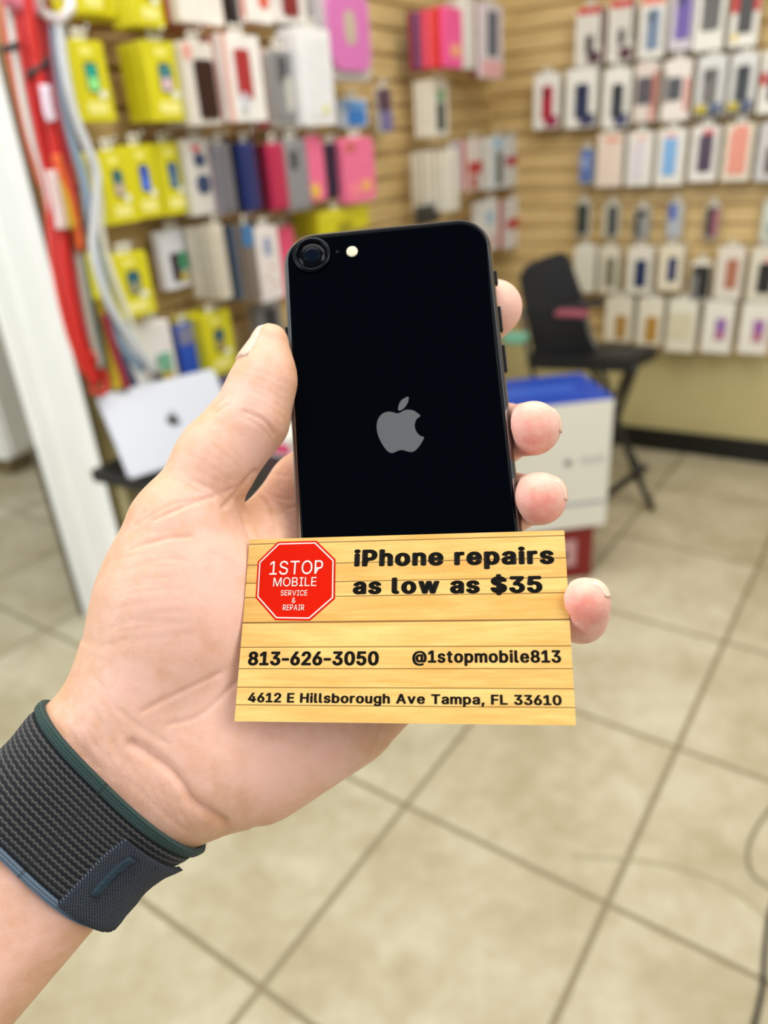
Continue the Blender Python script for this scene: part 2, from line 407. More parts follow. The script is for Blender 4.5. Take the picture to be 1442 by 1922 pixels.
right((1307, 104, 1370, 221), 'silver carton with taupe case and yellow print in second row', (222, 222, 220), art_case((104, 96, 90), x=(.24, .76), z=(.24, .80), foot=(96, 110, 140))+[('base_print', .03, .97, .02, .10, (34, 34, 34), .03, 1), ('yellow_print', .06, .46, .08, .22, (196, 178, 34), .05, 1.4)], group=rw)
right((1369, 99, 1428, 215), 'silver carton with black case and yellow print in second row', (222, 222, 220), art_case((34, 36, 38), x=(.24, .76), z=(.22, .80), foot=(92, 104, 136))+[('base_print', .03, .97, .02, .10, (34, 34, 34), .03, 1), ('yellow_print', .06, .46, .08, .22, (196, 178, 34), .05, 1.4)], group=rw)
right((1428, 94, 1494, 212), 'white and red carton cut by the frame in second row', WH, [('side_stripe', .02, .24, .46, .66, (200, 40, 40), .05, 1), ('phone_case', .28, .80, .2, .9, (50, 46, 44), .1, 4)], group=rw)
# ---- third row
right((1086, 279, 1121, 348), 'small blue patterned phone case in clear pouch below the carton gap', (196, 196, 190), [('phone_case', .10, .92, .08, .98, (84, 110, 170), .2, 3), ('pattern_print', .24, .60, .44, .80, (150, 168, 204), .5, 3.6)], clear=True, behind=[], name='case_pouch', group=rw)
right((1121, 250, 1177, 351), 'blush cream carton leftmost of the full third row', (232, 218, 204), [('phone_case', .20, .80, .12, .82, (232, 212, 196), .1, 2), ('header_strip', .30, .86, .84, .93, (230, 150, 120), .05, 1)], group=rw)
right((1177, 248, 1232, 349), 'white carton with pale lilac case in third row', (238, 234, 226), [('phone_case', .18, .74, .12, .84, (222, 214, 220), .1, 3), ('header_strip', .30, .80, .86, .93, (232, 190, 170), .05, 1)], group=rw)
right((1232, 242, 1295, 348), 'white carton with sky blue case in third row', (236, 232, 222), art_case((120, 174, 226), x=(.24, .72), z=(.18, .84), header=None, hole=False)+[('header_strip', .28, .64, .86, .92, (230, 150, 150), .05, 1)], group=rw)
right((1296, 237, 1358, 341), 'white carton with dark plum case in third row', (236, 232, 226), art_case((62, 36, 64), x=(.28, .80), z=(.18, .86), hole=False)+[('header_strip', .40, .80, .86, .94, (222, 90, 100), .05, 1)], group=rw)
right((1358, 232, 1422, 340), 'cream carton with salmon pink case in third row', (232, 226, 206), art_case((230, 150, 130), x=(.18, .84), z=(.12, .90), hole=False)+[('header_strip', .30, .80, .91, .96, (238, 120, 96), .05, 1)], group=rw)
right((1422, 230, 1484, 340), 'grey and white carton cut by the frame in third row', (206, 204, 204), art_case((76, 66, 62), x=(.34, .90), z=(.14, .60), hole=False), group=rw)
# ---- fourth row: loose cases in clear pouches
cp = 'clear pouches in the fourth row of the right slatwall'
def pouch(q, label, case, art=(), **k):
    return right(q, label, (206, 198, 176), [('phone_case', .12, .80, .10, .90, case, .18, 5)]+list(art), clear=True, behind=[], name='case_pouch', group=cp, t=.014, off=.05, **k)
pouch((1081, 376, 1114, 446), 'pouch with dark green phone case, leftmost of fourth row', (36, 52, 46))
pouch((1132, 380, 1170, 448), 'pouch with half clear black case, second of fourth row', (46, 54, 58), [('clear_edge', .04, .30, .06, .94, (196, 190, 170), .3, 5.5)])
pouch((1188, 388, 1228, 450), 'pouch with black case and silver glare in fourth row', (28, 28, 28), [('silver_back', .40, .92, .06, .74, (150, 150, 148), .2, 6)])
pouch((1251, 378, 1290, 450), 'pouch with bright blue and clear case in fourth row', (176, 182, 192), [('blue_insert', .14, .52, .52, .94, (40, 84, 176), .15, 6)])
pouch((1322, 382, 1357, 450), 'pouch with black case and rose side in fourth row', (28, 24, 26), [('rose_side', .54, .90, .10, .86, (166, 96, 112), .2, 6)])
pouch((1428, 372, 1474, 458), 'pale green clear pouch at the right end of fourth row', (206, 214, 200), [('dark_print', .40, .70, .20, .50, (120, 140, 130), .2, 6)])
# ---- fifth row
right((1077, 462, 1124, 549), 'plain white carton beside the chair in fifth row', (228, 224, 210), [('window_frame', .1, .9, .1, .9, (222, 218, 202), .05, 1)], group=rw)
right((1124, 464, 1168, 551), 'pale carton with olive grey case in fifth row', (222, 216, 196), art_case((132, 130, 106), x=(.34, .84), z=(.16, .78), hole=False), group=rw)
right((1176, 464, 1233, 553), 'white carton with navy case in fifth row', (226, 220, 204), art_case((30, 46, 88), x=(.34, .80), z=(.16, .74), hole=False), group=rw)
right((1236, 462, 1289, 546), 'small cream carton with royal navy case in fifth row', (230, 220, 194), art_case((34, 44, 96), x=(.40, .78), z=(.22, .76), hole=False), group=rw)
right((1295, 490, 1342, 566), 'black phone case in clear pouch with silver strip in fifth row', (190, 178, 150), [('phone_case', .14, .92, .10, .90, (34, 34, 34), .2, 5), ('silver_strip', .20, .40, .02, .66, (130, 130, 130), .3, 6), ('pouch_header', .0, 1.0, .90, 1.0, (238, 232, 214), .1, 6)], clear=True, behind=[], name='case_pouch', group=rw)
right((1344, 464, 1405, 563), 'white carton with cinnamon brown case in fifth row', (226, 218, 204), art_case((176, 112, 86), x=(.36, .80), z=(.22, .78), hole=False), group=rw)
right((1406, 467, 1462, 566), 'cream carton with black case and pink spot, right of fifth row', (224, 218, 198), art_case((34, 32, 36), x=(.36, .96), z=(.16, .74), hole=False)+[('pink_spot', .60, .84, .75, .83, (224, 120, 120), .3, 1)], group=rw)
# ---- bottom row
right((1136, 558, 1196, 641), 'white carton with tan case, left end of the bottom row', (232, 226, 206), art_case((178, 138, 74), x=(.40, .82), z=(.08, .60), hole=False), group=rw)
right((1196, 560, 1252, 648), 'white carton with ochre case in the bottom row', (232, 226, 206), art_case((182, 138, 62), x=(.36, .84), z=(.08, .62), hole=False), group=rw)
right((1252, 563, 1317, 661), 'plain cream carton in the middle of the bottom row', (232, 228, 210), [('window_frame', .06, .88, .22, .76, (216, 208, 178), .05, 1)], group=rw)
right((1319, 566, 1387, 663), 'white carton with violet picture in the bottom row', (234, 230, 218), [('phone_case', .42, .78, .26, .68, (148, 104, 172), .1, 2), ('lower_picture', .42, .78, .26, .42, (178, 112, 140), .1, 2.6)], group=rw)
right((1389, 569, 1456, 665), 'white carton with magenta violet picture at the bottom right', (234, 230, 218), [('phone_case', .44, .82, .24, .68, (158, 96, 164), .1, 2), ('lower_picture', .44, .82, .24, .42, (184, 118, 140), .1, 2.6)], group=rw)

# ---- left wall
lw = 'packs hanging on the left slatwall'
def left(q, label, body, art, off=.10, t=.018, behind=(), **k):
    k.setdefault('group', lw)
    return hang('L', q, off, t, k.pop('name', 'case_pack'), k.pop('cat', 'phone case'), label, body, art, behind=behind, **k)
def yellow(q, label, off=.12, n=3, pic=(40, 120, 170), pic2=(170, 190, 150), t=.024):
    return left(q, label, YEL, art_yellow(pic, pic2), off, t, [YEL]*n, name='phone_box', cat='phone box', behind_word='yellow phone box', group='yellow phone boxes on the left slatwall')
# top row
yellow((136, -120, 193, 26), 'yellow phone box beside the red cables in top row', .10, 2)
yellow((195, -112, 244, 34), 'yellow phone box in the middle of the top row trio', .11, 2)
yellow((246, -98, 300, 49), 'yellow phone box proud of its neighbours in top row', .16, 2)
left((330, -105, 412, 44), 'white box with peach window and red side in top row', (238, 232, 224), [('peach_window', .40, .84, .38, .98, (238, 184, 160), .1, 1)], .17, .03, [(178, 44, 28)]*3)
left((425, -100, 442, 46), 'slim black pack between two white boxes in top row', (30, 28, 30), [('dark_print', .2, .8, .2, .8, (48, 40, 40), .1, 1)], .13, .02)
left((448, -98, 506, 42), 'white pack with red swoosh print in top row', (238, 236, 230), [('side_stripe', .0, .10, .05, .95, (208, 90, 80), .1, 1), ('red_print', .56, .90, .20, .50, (220, 90, 70), .4, 1)], .14, .02, [(206, 110, 100)]*2)
left((512, -96, 572, 44), 'white framed pack with maroon case in top row', (226, 222, 216), art_case((128, 32, 44), x=(.22, .70), z=(.10, .95), hole=False), .15, .02, [(200, 196, 190), (180, 178, 172)])
left((576, -96, 604, 50), 'slim pack with plum case in top row', (218, 214, 214), art_case((66, 44, 70), x=(.16, .60), z=(.04, .95), hole=False), .12, .02, [(200, 198, 196)])
left((609, -16, 697, 152), 'big clear pack with orchid pink phone case', (222, 214, 224), [('phone_case', .10, .92, .12, 1.0, (218, 118, 190), .2, 6), ('camera_window', .38, .62, .40, .80, (196, 182, 160), .5, 7)], .17, .02, [(206, 202, 208)], clear=True)
# second row
yellow((140, 76, 206, 229), 'yellow phone box with teal green screen in second row', .10, 1, (20, 170, 150), (150, 240, 150))
yellow((277, 78, 344, 228), 'yellow phone box fronting a deep stack in second row', .15, 2, (60, 130, 140), (220, 190, 200))
left((350, 80, 408, 236), 'white framed pack with burgundy black case in second row', (222, 216, 206), art_case((44, 16, 20), x=(.30, .92), z=(.08, .80), hole=False)+[('header_strip', .04, .30, .80, .97, (228, 160, 146), .1, 1)], .17, .016, [(186, 178, 166), (206, 200, 190), (172, 166, 158), (196, 190, 180)])
left((424, 66, 494, 229), 'white framed pack with red case and peach side in second row', (240, 238, 234), art_case((172, 44, 54), x=(.28, .66), z=(.28, .84), hole=False)+[('side_panel', .0, .10, .0, 1.0, (228, 164, 152), .05, 1.2), ('silver_strip', .30, .48, .12, .34, (206, 208, 216), .2, 4.5)], .19, .02, [(232, 168, 156), (226, 160, 150), (230, 176, 166)])
left((506, 92, 562, 240), 'grey clear bag with graphite case in second row', (164, 164, 168), [('phone_case', .10, .96, .12, .96, (138, 138, 142), .1, 4), ('camera_cutout', .30, .58, .58, .90, (70, 72, 76), .2, 5), ('glare_strip', .48, .72, .20, .66, (198, 196, 188), .3, 5.4)], .17, .018, [(198, 110, 110), (180, 90, 94), (206, 196, 196)], clear=True)
left((566, 54, 625, 236), 'plain white pouch with yellow dot in second row', (240, 240, 242), [('white_panel', .10, .90, .10, .90, (234, 236, 240), .1, 2), ('yellow_dot', .56, .74, .12, .22, (226, 226, 130), .5, 3)], .20, .022, [(232, 232, 236), (222, 224, 228)])
left((638, 186, 690, 239), 'small blue and white pack below the orchid pink case', (206, 220, 236), [('blue_panel', .24, .92, .06, .64, (48, 132, 218), .1, 1.5), ('blue_panel', .10, .92, .68, .92, (90, 158, 222), .1, 1.5)], .06, .015)
# third row
yellow((195, 281, 250, 421), 'yellow phone box with slate screen, left of third row trio', .13, 2, (50, 110, 120), (200, 180, 160))
yellow((246, 271, 298, 411), 'yellow phone box with bright blue screen in third row', .12, 1, (50, 90, 200), (70, 120, 235))
yellow((300, 267, 350, 404), 'yellow phone box with steel blue screen, right of trio', .11, 1, (50, 100, 160), (90, 130, 160))
left((352, 260, 408, 404), 'pale pack with two navy lens shapes in third row', (214, 210, 202), [('navy_shape', .28, .66, .64, .82, (46, 64, 100), .4, 3), ('navy_shape', .26, .70, .28, .54, (46, 64, 100), .4, 3), ('red_logo', .26, .56, .84, .92, (206, 80, 90), .3, 1)], .13, .016, [(196, 190, 182)])
left((409, 268, 440, 402), 'pack with grey case and magenta spine in third row', (132, 130, 140), art_case((112, 112, 120), x=(.15, .9), z=(.05, .92), hole=False), .15, .018, [(176, 50, 110), (150, 120, 130)])
left((458, 266, 484, 398), 'pack with royal navy case in third row', (40, 54, 116), art_case((30, 44, 104), x=(.1, .92), z=(.05, .90), hole=False), .17, .018, [(34, 40, 60), (26, 30, 40), (60, 66, 84), (30, 34, 46)])
left((508, 268, 538, 396), 'pack with raspberry case in third row', (190, 48, 88), art_case((186, 40, 82), x=(.1, .92), z=(.05, .92), hole=False), .18, .018, [(70, 20, 26), (150, 34, 46), (190, 58, 92)])
left((534, 260, 580, 396), 'grey felt pack with dark camera window in third row', (150, 150, 154), [('phone_case', .04, .96, .06, .90, (140, 140, 146), .1, 3), ('camera_cutout', .26, .54, .58, .84, (60, 62, 66), .25, 4)], .17, .018, [(160, 160, 164)])
left((578, 254, 608, 377), 'pink case with yellow flower in third row', (238, 110, 150), [('phone_case', .0, 1.0, .0, .94, (242, 112, 154), .15, 3), ('yellow_flower', .04, .56, .04, .28, (238, 196, 70), .5, 4)], .17, .014, [(232, 190, 80)])
left((610, 268, 646, 373), 'midnight blue case beside the pink flower case', (44, 42, 66), art_case((34, 34, 58), x=(.1, .92), z=(.05, .95), hole=False), .15, .018, [(58, 60, 78), (40, 40, 52)])
left((642, 258, 702, 379), 'rose pink case with yellow and red blossoms in third row', (244, 120, 158), [('phone_case', .0, 1.0, .0, .98, (244, 116, 158), .15, 3), ('yellow_flower', .54, .86, .14, .34, (246, 176, 110), .5, 4), ('camera_cutout', .14, .42, .78, .94, (206, 104, 96), .4, 4), ('red_flower', .2, .5, .1, .3, (250, 140, 150), .5, 4)], .17, .014, [(236, 150, 180)])
left((597, 390, 694, 436), 'yellow box with dark lettering peeking above the smartphone', YEL, [('dark_lettering', .34, .64, .10, .40, (150, 140, 20), .1, .8), ('top_band', .06, .94, .80, .94, (232, 224, 60), .05, .8)], .15, .03, [(180, 172, 20)]*2, name='phone_box', cat='phone box')
# fourth row
yellow((186, 470, 206, 570), 'yellow phone box half hidden by the hanging cables', .09, 1)
yellow((216, 474, 286, 598), 'yellow phone box with dim teal screen in fourth row', .14, 2, (30, 100, 120), (150, 150, 120))
left((306, 430, 362, 542), 'white pack with dark and green phone picture in fourth row', (226, 226, 232), [('phone_picture', .22, .58, .12, .62, (62, 40, 60), .1, 1), ('green_picture', .50, .80, .30, .62, (70, 150, 110), .1, 1.4), ('yellow_picture', .46, .74, .10, .26, (190, 170, 60), .2, 1.6)], .07, .015, [(220, 220, 220)])
left((408, 420, 428, 564), 'cream slim pack ending a row of white spines', (214, 206, 188), [('window_frame', .1, .9, .1, .9, (204, 196, 180), .05, 1)], .17, .013, [(230, 224, 210), (188, 180, 164), (226, 220, 206), (180, 172, 158), (222, 214, 200), (196, 188, 174)])
left((462, 420, 482, 566), 'blue topped slim pack with brown base', (120, 108, 98), [('blue_top', .0, 1.0, .72, 1.0, (62, 120, 172), .05, 1)], .17, .014, [(150, 140, 130), (60, 110, 160), (90, 84, 76), (70, 120, 168), (120, 110, 100)])
left((486, 424, 528, 566), 'white pack with red specks beside the thumb tip', (234, 226, 222), [('small_picture', .30, .64, .62, .86, (150, 160, 190), .2, 1), ('red_speck', .3, .4, .3, .34, (200, 90, 90), .3, 1), ('red_speck', .6, .7, .2, .24, (200, 90, 90), .3, 1), ('red_speck', .5, .6, .44, .48, (200, 90, 90), .3, 1)], .17, .02, [(226, 220, 216)]*2)
left((526, 424, 556, 560), 'hot pink case half behind the smartphone edge', (240, 90, 130), art_case((242, 84, 128), x=(.05, .95), z=(.05, .95), hole=False), .12, .016)
left((484, 567, 530, 640), 'grey pack behind the thumb tip', (150, 148, 148), [('phone_case', .3, .8, .1, .86, (52, 54, 62), .2, 3)], .10, .016, [(180, 178, 174)])
# fifth row
left((262, 604, 328, 722), 'white pack with dark green and yellow pictures in fifth row', (234, 230, 226), [('phone_picture', .26, .56, .04, .42, (62, 40, 58), .1, 1), ('green_picture', .46, .86, .14, .48, (120, 180, 150), .1, 1.4), ('yellow_picture', .50, .84, .0, .16, (196, 172, 60), .2, 1.6)], .11, .016, [(226, 222, 216)]*2)
left((338, 606, 372, 706), 'blue pack between white pack and yellow box in fifth row', (40, 84, 190), [('grey_top', .05, .95, .62, .96, (130, 130, 160), .1, 1)], .10, .016, [(120, 120, 150)])
yellow((384, 584, 440, 705), 'yellow phone box just above the thumb knuckle', .13, 3, (30, 90, 110), (170, 150, 80))
left((404, 704, 436, 770), 'periwinkle pouch behind the thumb knuckle', (140, 140, 182), [('pouch_panel', .1, .9, .1, .9, (132, 132, 176), .1, 1)], .10, .014)
# packs near the corner, seen mostly edge-on
cw = 'packs near the corner of the left slatwall'
left((834, 14, 866, 127), 'hot pink flowered case ending the bright row near the corner', (244, 90, 160), [('phone_case', .0, 1.0, .0, 1.0, (246, 84, 158), .1, 3), ('yellow_flower', .30, .9, .18, .40, (248, 170, 130), .5, 4)], .20, .0125, [(226, 52, 56), (214, 46, 50), (236, 70, 60), (232, 96, 120), (214, 54, 86), (226, 80, 110), (62, 62, 112), (70, 72, 120), (180, 40, 60), (84, 40, 60)], group=cw)
left((874, -6, 892, 130), 'white pack ahead of the brown spine near the corner', (228, 226, 220), [('white_panel', .1, .9, .1, .9, (234, 232, 226), .1, 1)], .13, .014, [(236, 234, 228)]*2, group=cw)
left((902, 6, 944, 147), 'white pack with slate phone and pink base near the corner', (228, 218, 226), [('phone_picture', .30, .76, .30, .90, (92, 104, 122), .15, 2), ('pink_base', .06, .94, .02, .24, (240, 180, 184), .1, 1.2)], .14, .014, [(150, 70, 60), (128, 60, 52), (180, 150, 120)], group=cw)
left((709, 163, 738, 252), 'violet pouch in the sparse row near the corner', (198, 190, 176), [('phone_case', .10, .86, .50, .96, (84, 52, 72), .15, 3), ('lower_case', .20, .92, .06, .52, (120, 112, 160), .15, 3)], .08, .012, clear=True, group=cw)
left((812, 150, 842, 256), 'white pack with green print in the sparse row near the corner', (226, 222, 208), [('phone_picture', .26, .74, .10, .60, (40, 56, 50), .15, 2), ('green_print', .30, .74, .62, .84, (104, 160, 104), .2, 2)], .14, .012, [(232, 228, 216), (214, 208, 194), (234, 230, 218), (206, 200, 188), (228, 224, 210)], group=cw)
left((838, 280, 862, 396), 'white spine pack ending a long white row near the corner', (230, 226, 212), [('window_frame', .1, .9, .1, .9, (224, 220, 206), .05, 1)], .21, .0125, [(206, 200, 184), (232, 228, 214), (198, 192, 176), (228, 224, 210), (212, 206, 190), (234, 230, 216), (188, 180, 164), (226, 222, 206), (204, 198, 182), (230, 226, 212)], group=cw)
left((880, 262, 904, 358), 'red and white pack in the mixed row near the corner', (226, 214, 208), [('red_band', .0, 1.0, .34, .58, (190, 50, 46), .05, 2), ('red_base', .1, .6, .04, .30, (176, 66, 58), .1, 2)], .15, .013, [(200, 90, 84), (226, 214, 214), (206, 196, 216), (160, 140, 190)], group=cw)
left((924, 256, 948, 354), 'light blue topped pack with charcoal case in mixed row', (214, 222, 226), [('phone_case', .3, .8, .08, .72, (84, 88, 86), .15, 2), ('blue_top', .1, .9, .78, .96, (170, 204, 222), .1, 1)], .15, .013, [(226, 222, 212), (230, 226, 218), (190, 210, 220)], group=cw)
left((950, 254, 974, 350), 'white pack with crimson band in mixed row', (224, 226, 228), [('crimson_band', .0, 1.0, .42, .60, (186, 46, 84), .05, 2)], .12, .013, [(222, 222, 224)], group=cw)
left((976, 262, 992, 352), 'charcoal case, first of two dark ones by the corner', (50, 46, 52), [('phone_case', .1, .9, .05, .95, (44, 40, 46), .2, 2)], .10, .012, [(96, 60, 66)], group=cw)
left((984, 268, 1003, 350), 'black case nearest the corner', (30, 32, 32), [('phone_case', .1, .9, .05, .95, (26, 28, 28), .2, 2)], .04, .012, group=cw)
left((788, 384, 826, 420), 'small dark case just above the smartphone corner', (52, 50, 46), [('phone_case', .06, .94, .06, .94, (44, 44, 42), .3, 2)], .16, .012, [(90, 86, 78)], group=cw)
left((910, 376, 936, 470), 'white pack with pale blue print beside the smartphone edge', (228, 228, 226), [('blue_print', .1, .6, .56, .80, (160, 196, 218), .2, 1.2), ('pink_print', .3, .8, .10, .30, (220, 180, 176), .2, 1.2)], .14, .014, [(234, 232, 228)]*3, group=cw)
left((952, 372, 978, 464), 'white pack with scarlet band beside the smartphone', (228, 226, 226), [('scarlet_band', .0, 1.0, .40, .60, (196, 48, 56), .05, 2)], .13, .013, [(226, 208, 206), (206, 60, 62)], group=cw)
left((984, 374, 1008, 456), 'white pack with violet blue side in lowest mixed row', (226, 224, 230), [('violet_side', .2, .95, .28, .92, (84, 72, 176), .2, 2)], .06, .013, [(200, 190, 214)], group=cw)

# ------------------------------------------------------------------ hanging cables at the end of the left wall
def cable(path, r, col, label, off=.10, flat=1.0, name='charging_cable', group='cables hanging beside the white wall end', ties=()):
    P = [on_left(x, y, off+(dz[0] if dz else 0)) for x, y, *dz in path]; o0 = P[0]
    o = link(name, tube(name, [p-o0 for p in P], r, 8, flat, up=RD, n=6), mat('braided_cable', col, 0.5, noise=0.12, nscale=220), None, tuple(o0))
    tag(o, uniq(label), 'cable', group)
    for (t0, t1) in ties:
        a, b = on_left(*t0, off+.012), on_left(*t1, off+.012)
        k = link('cable_tie', tube('cable_tie', [a-o0, (a+b)/2-o0+RD*.006, b-o0], .006, 8, 1.0, n=4), mat('black_rubber_tie', (40, 40, 42), 0.6), o); k['label'] = 'dark cable tie'
    return o
RED = (190, 24, 18)
cable([(34, -40), (46, 90), (78, 260), (100, 360), (112, 470), (140, 600), (176, 720)], .013, RED, 'thick red cable down the middle of the hanging bundle', .12, .6, ties=[((52, 142), (88, 112))])
cable([(60, -40), (78, 60), (88, 150), (112, 300), (124, 420), (132, 520), (148, 640), (186, 715)], .012, (190, 40, 40), 'brick red cable right of the thick red one', .11, .6, ties=[((60, 128), (92, 118))])
cable([(24, -40), (30, 60), (60, 200), (76, 280), (92, 380), (104, 500), (130, 620), (160, 700)], .010, (226, 62, 44), 'orange red cable on the left of the bundle', .10, .7)
cable([(8, -40), (12, 60), (36, 180), (56, 270), (80, 350)], .008, (206, 90, 60), 'faded orange cable nearest the white wall end', .09)
cable([(14, -20), (24, 60), (44, 180), (62, 260), (84, 330), (100, 400)], .009, (214, 214, 208), 'pale grey cable beside the faded orange one', .11, .7, ties=[((4, 94), (32, 84))])
cable([(22, 30), (36, 110), (56, 220), (70, 280)], .010, (104, 116, 124), 'slate grey cable tied to the pale one', .11, .7)
cable([(100, 24), (108, 110), (120, 200), (140, 280), (158, 340), (170, 420), (196, 540), (226, 640), (268, 694)], .012, (150, 176, 200), 'pale blue flat cable under the shiny plastic ring', .13, .5)
cable([(112, 30), (118, 110), (138, 210), (166, 280), (182, 330), (178, 400), (176, 480), (206, 570), (250, 640), (292, 694)], .0105, (208, 214, 220), 'clear white sleeved cable curving along the yellow boxes', .15, .6)
cable([(168, 300), (186, 370), (190, 430), (206, 500), (228, 560), (262, 640), (300, 700)], .0085, (220, 220, 202), 'cream sleeved cable outermost on the right', .14, .6)
cable([(92, 120), (104, 220), (120, 300), (128, 360), (146, 430), (152, 480)], .011, (150, 52, 92), 'plum coloured cable in the middle of the bundle', .12, .6)
cable([(84, 160), (92, 210), (98, 226)], .011, (222, 206, 222), 'short white plug cover on the red cables', .15, .7)
cable([(100, 330), (120, 372), (134, 430)], .011, (206, 170, 40), 'mustard yellow cable segment among the red cables', .145, .7)
cable([(104, 290), (120, 340), (136, 400), (150, 470)], .009, (222, 96, 34), 'bright orange cable beside the mustard one', .14)
cable([(96, 320), (104, 360), (112, 400), (116, 430)], .011, (214, 190, 186), 'dusty pink cable loop at mid height', .15)
cable([(140, 430), (152, 520), (170, 620), (188, 690)], .009, (176, 172, 160), 'grey beige cable right of the lower red strands', .13)
cable([(150, 470), (166, 560), (184, 640), (196, 712)], .009, (60, 96, 104), 'dark teal cable in the lower bundle', .11)
cable([(186, 560), (200, 620), (212, 680), (222, 730)], .011, (206, 176, 34), 'golden yellow cable in the lower bundle', .12)
cable([(204, 590), (222, 650), (240, 700), (252, 722)], .011, (60, 78, 110), 'denim blue cable in the lower bundle', .12)
cable([(196, 590), (212, 650), (228, 700), (238, 728)], .009, (160, 44, 60), 'wine red cable beside the golden one', .13)
cable([(168, 660), (190, 690), (200, 720), (192, 738), (172, 732)], .007, (200, 46, 36), 'red cable loop at the foot of the bundle', .13)
cable([(4, -10), (40, 6), (66, 14)], .016, (216, 120, 140), 'pink translucent cable pack at the top left corner', .13, .5)
cable([(46, -40), (62, 80), (80, 170), (104, 280), (112, 360), (118, 440), (126, 520), (150, 640), (182, 722)], .012, (202, 32, 24), 'bright red cable overlapping the thick red one', .135, .6)
cable([(70, -40), (94, 60), (100, 140), (118, 260), (134, 340), (142, 420), (140, 500), (150, 580), (172, 660)], .010, (166, 34, 44), 'deep crimson cable on the right of the red strands', .125, .6)
P = on_left(104, 10, .15)
o = link('plastic_ring', tube('plastic_ring', [(.028*math.cos(a), .01*math.sin(2*a), .022*math.sin(a)) for a in np.linspace(0, 2*math.pi, 16)], .009, 8, n=3), mat('shiny_clear_plastic', (232, 226, 226), 0.12), None, tuple(P))
tag(o, 'shiny white plastic ring at the top of the cable bundle', 'ring')

# ------------------------------------------------------------------ white cupboard with a handle beyond the opening
o = empty('white_cupboard', tuple(FA+fd*0.35+fn*0.02)); o.rotation_euler = (0, 0, math.atan2(fd[1], fd[0]))
tag(o, 'white cupboard with grey handle standing beyond the wall end', 'cupboard')
link('body', box_mesh('body', -.55, .55, -.30, -.01, 0.09, .92, .004), M_WHITE, o)
link('plinth', box_mesh('plinth', -.53, .53, -.27, -.02, 0.0, .09), mat('brown_plinth', (110, 96, 64), 0.6), o)
dd = link('door', box_mesh('door', -.53, -.02, -.318, -.30, .12, .88, .003), M_WHITE, o)
link('handle', tube('handle', [(-.12, -.32, .70), (-.12, -.35, .70), (-.02, -.35, .70), (-.02, -.32, .70)], .008, 8, n=3, curve=False), mat('grey_handle', (120, 120, 114), 0.4), dd)
link('door', box_mesh('door', .02, .53, -.318, -.30, .12, .88, .003), M_WHITE, o)

# ------------------------------------------------------------------ table and laptop
TZ = 0.765
def table():
    c = on_floor(168, 882, TZ); d1 = ND; d2 = RD          # front-left corner of the top
    o = empty('side_table', (c[0], c[1], 0)); o.rotation_euler = (0, 0, YAW)
    tag(o, 'black side table under the silver laptop beside the left slatwall', 'table')
    blk = mat('black_laminate', (20, 20, 21), 0.45)
    link('tabletop', box_mesh('tabletop', 0, .50, 0, .80, TZ-.03, TZ, .004), blk, o)
    for x, y in ((.05, .05), (.45, .05), (.05, .75), (.45, .75)):
        link('leg', box_mesh('leg', x-.018, x+.018, y-.018, y+.018, 0, TZ-.03, .003), mat('beige_leg', (150, 140, 100), 0.5), o)
    return c
table()
def laptop():
    q = [np.array(v) for v in ((-.653, 1.72, .793), (-.41, 1.903, .789), (-.587, 1.629, .614))]
    q = [np.array([v[0], v[1], v[2]-1.3])*((CAM_H-TZ)/.686) for v in q]
    TL, TR, BL = [CAMLOC+v+np.array([0, 0, .012]) for v in q]
    ex = (TR-TL)/np.linalg.norm(TR-TL); ez = TL-BL; ez = ez-ex*(ez@ex); hh = np.linalg.norm(ez); ez /= hh; ey = np.cross(ez, ex); w = np.linalg.norm(TR-TL)
    o = empty('laptop', (0, 0, 0)); m = Matrix.Identity(4)
    for i in range(3): m[i][0], m[i][1], m[i][2], m[i][3] = ex[i], ey[i], ez[i], BL[i]
    o.matrix_world = m; tag(o, 'closed silver laptop leaning upright on the black side table', 'laptop')
    sil = mat('silver_aluminium', (192, 196, 206), 0.42, metal=0.15)
    link('lid', prism('lid', rounded_outline(w, hh, .010, 5, w/2, hh/2), 0.0, .006, .001), sil, o)
    link('base', prism('base', rounded_outline(w, hh, .010, 5, w/2, hh/2), .0065, .016, .001), sil, o)
    dk = mat('dark_emblem', (44, 48, 52), 0.3); c = (w*.5, hh*.53); s = .017
    out = [(.0, .55), (.35, .62), (.75, .42), (.58, .1), (.62, -.3), (.9, -.55), (.6, -1.0), (.3, -1.08), (0, -1.0), (-.3, -1.08), (-.7, -.8), (-.95, -.2), (-.85, .35), (-.45, .62)]
    e = link('fruit_emblem', prism('fruit_emblem', [(c[0]+x*s, c[1]+z*s) for x, z in out], -.0003, .0005), dk, o)
    link('emblem_leaf', prism('emblem_leaf', [(c[0]+x*s, c[1]+z*s) for x, z in ((0, .72), (.05, 1.0), (.4, 1.25), (.38, .95))], -.0003, .0005), dk, e)
laptop()

c = on_floor(536, 846, TZ+.001); o = empty('gift_box', tuple(c), YAW); tag(o, 'small white box with pink print on the side table behind the thumb', 'box')
link('body', box_mesh('body', -.05, .05, -.035, .05, 0, .05, .002), mat('white_card', (224, 222, 210), 0.5), o)
link('pink_print', box_mesh('pink_print', -.042, .042, -.0365, -.034, .008, .034), mat('pink_print', (214, 70, 110), 0.5), o)

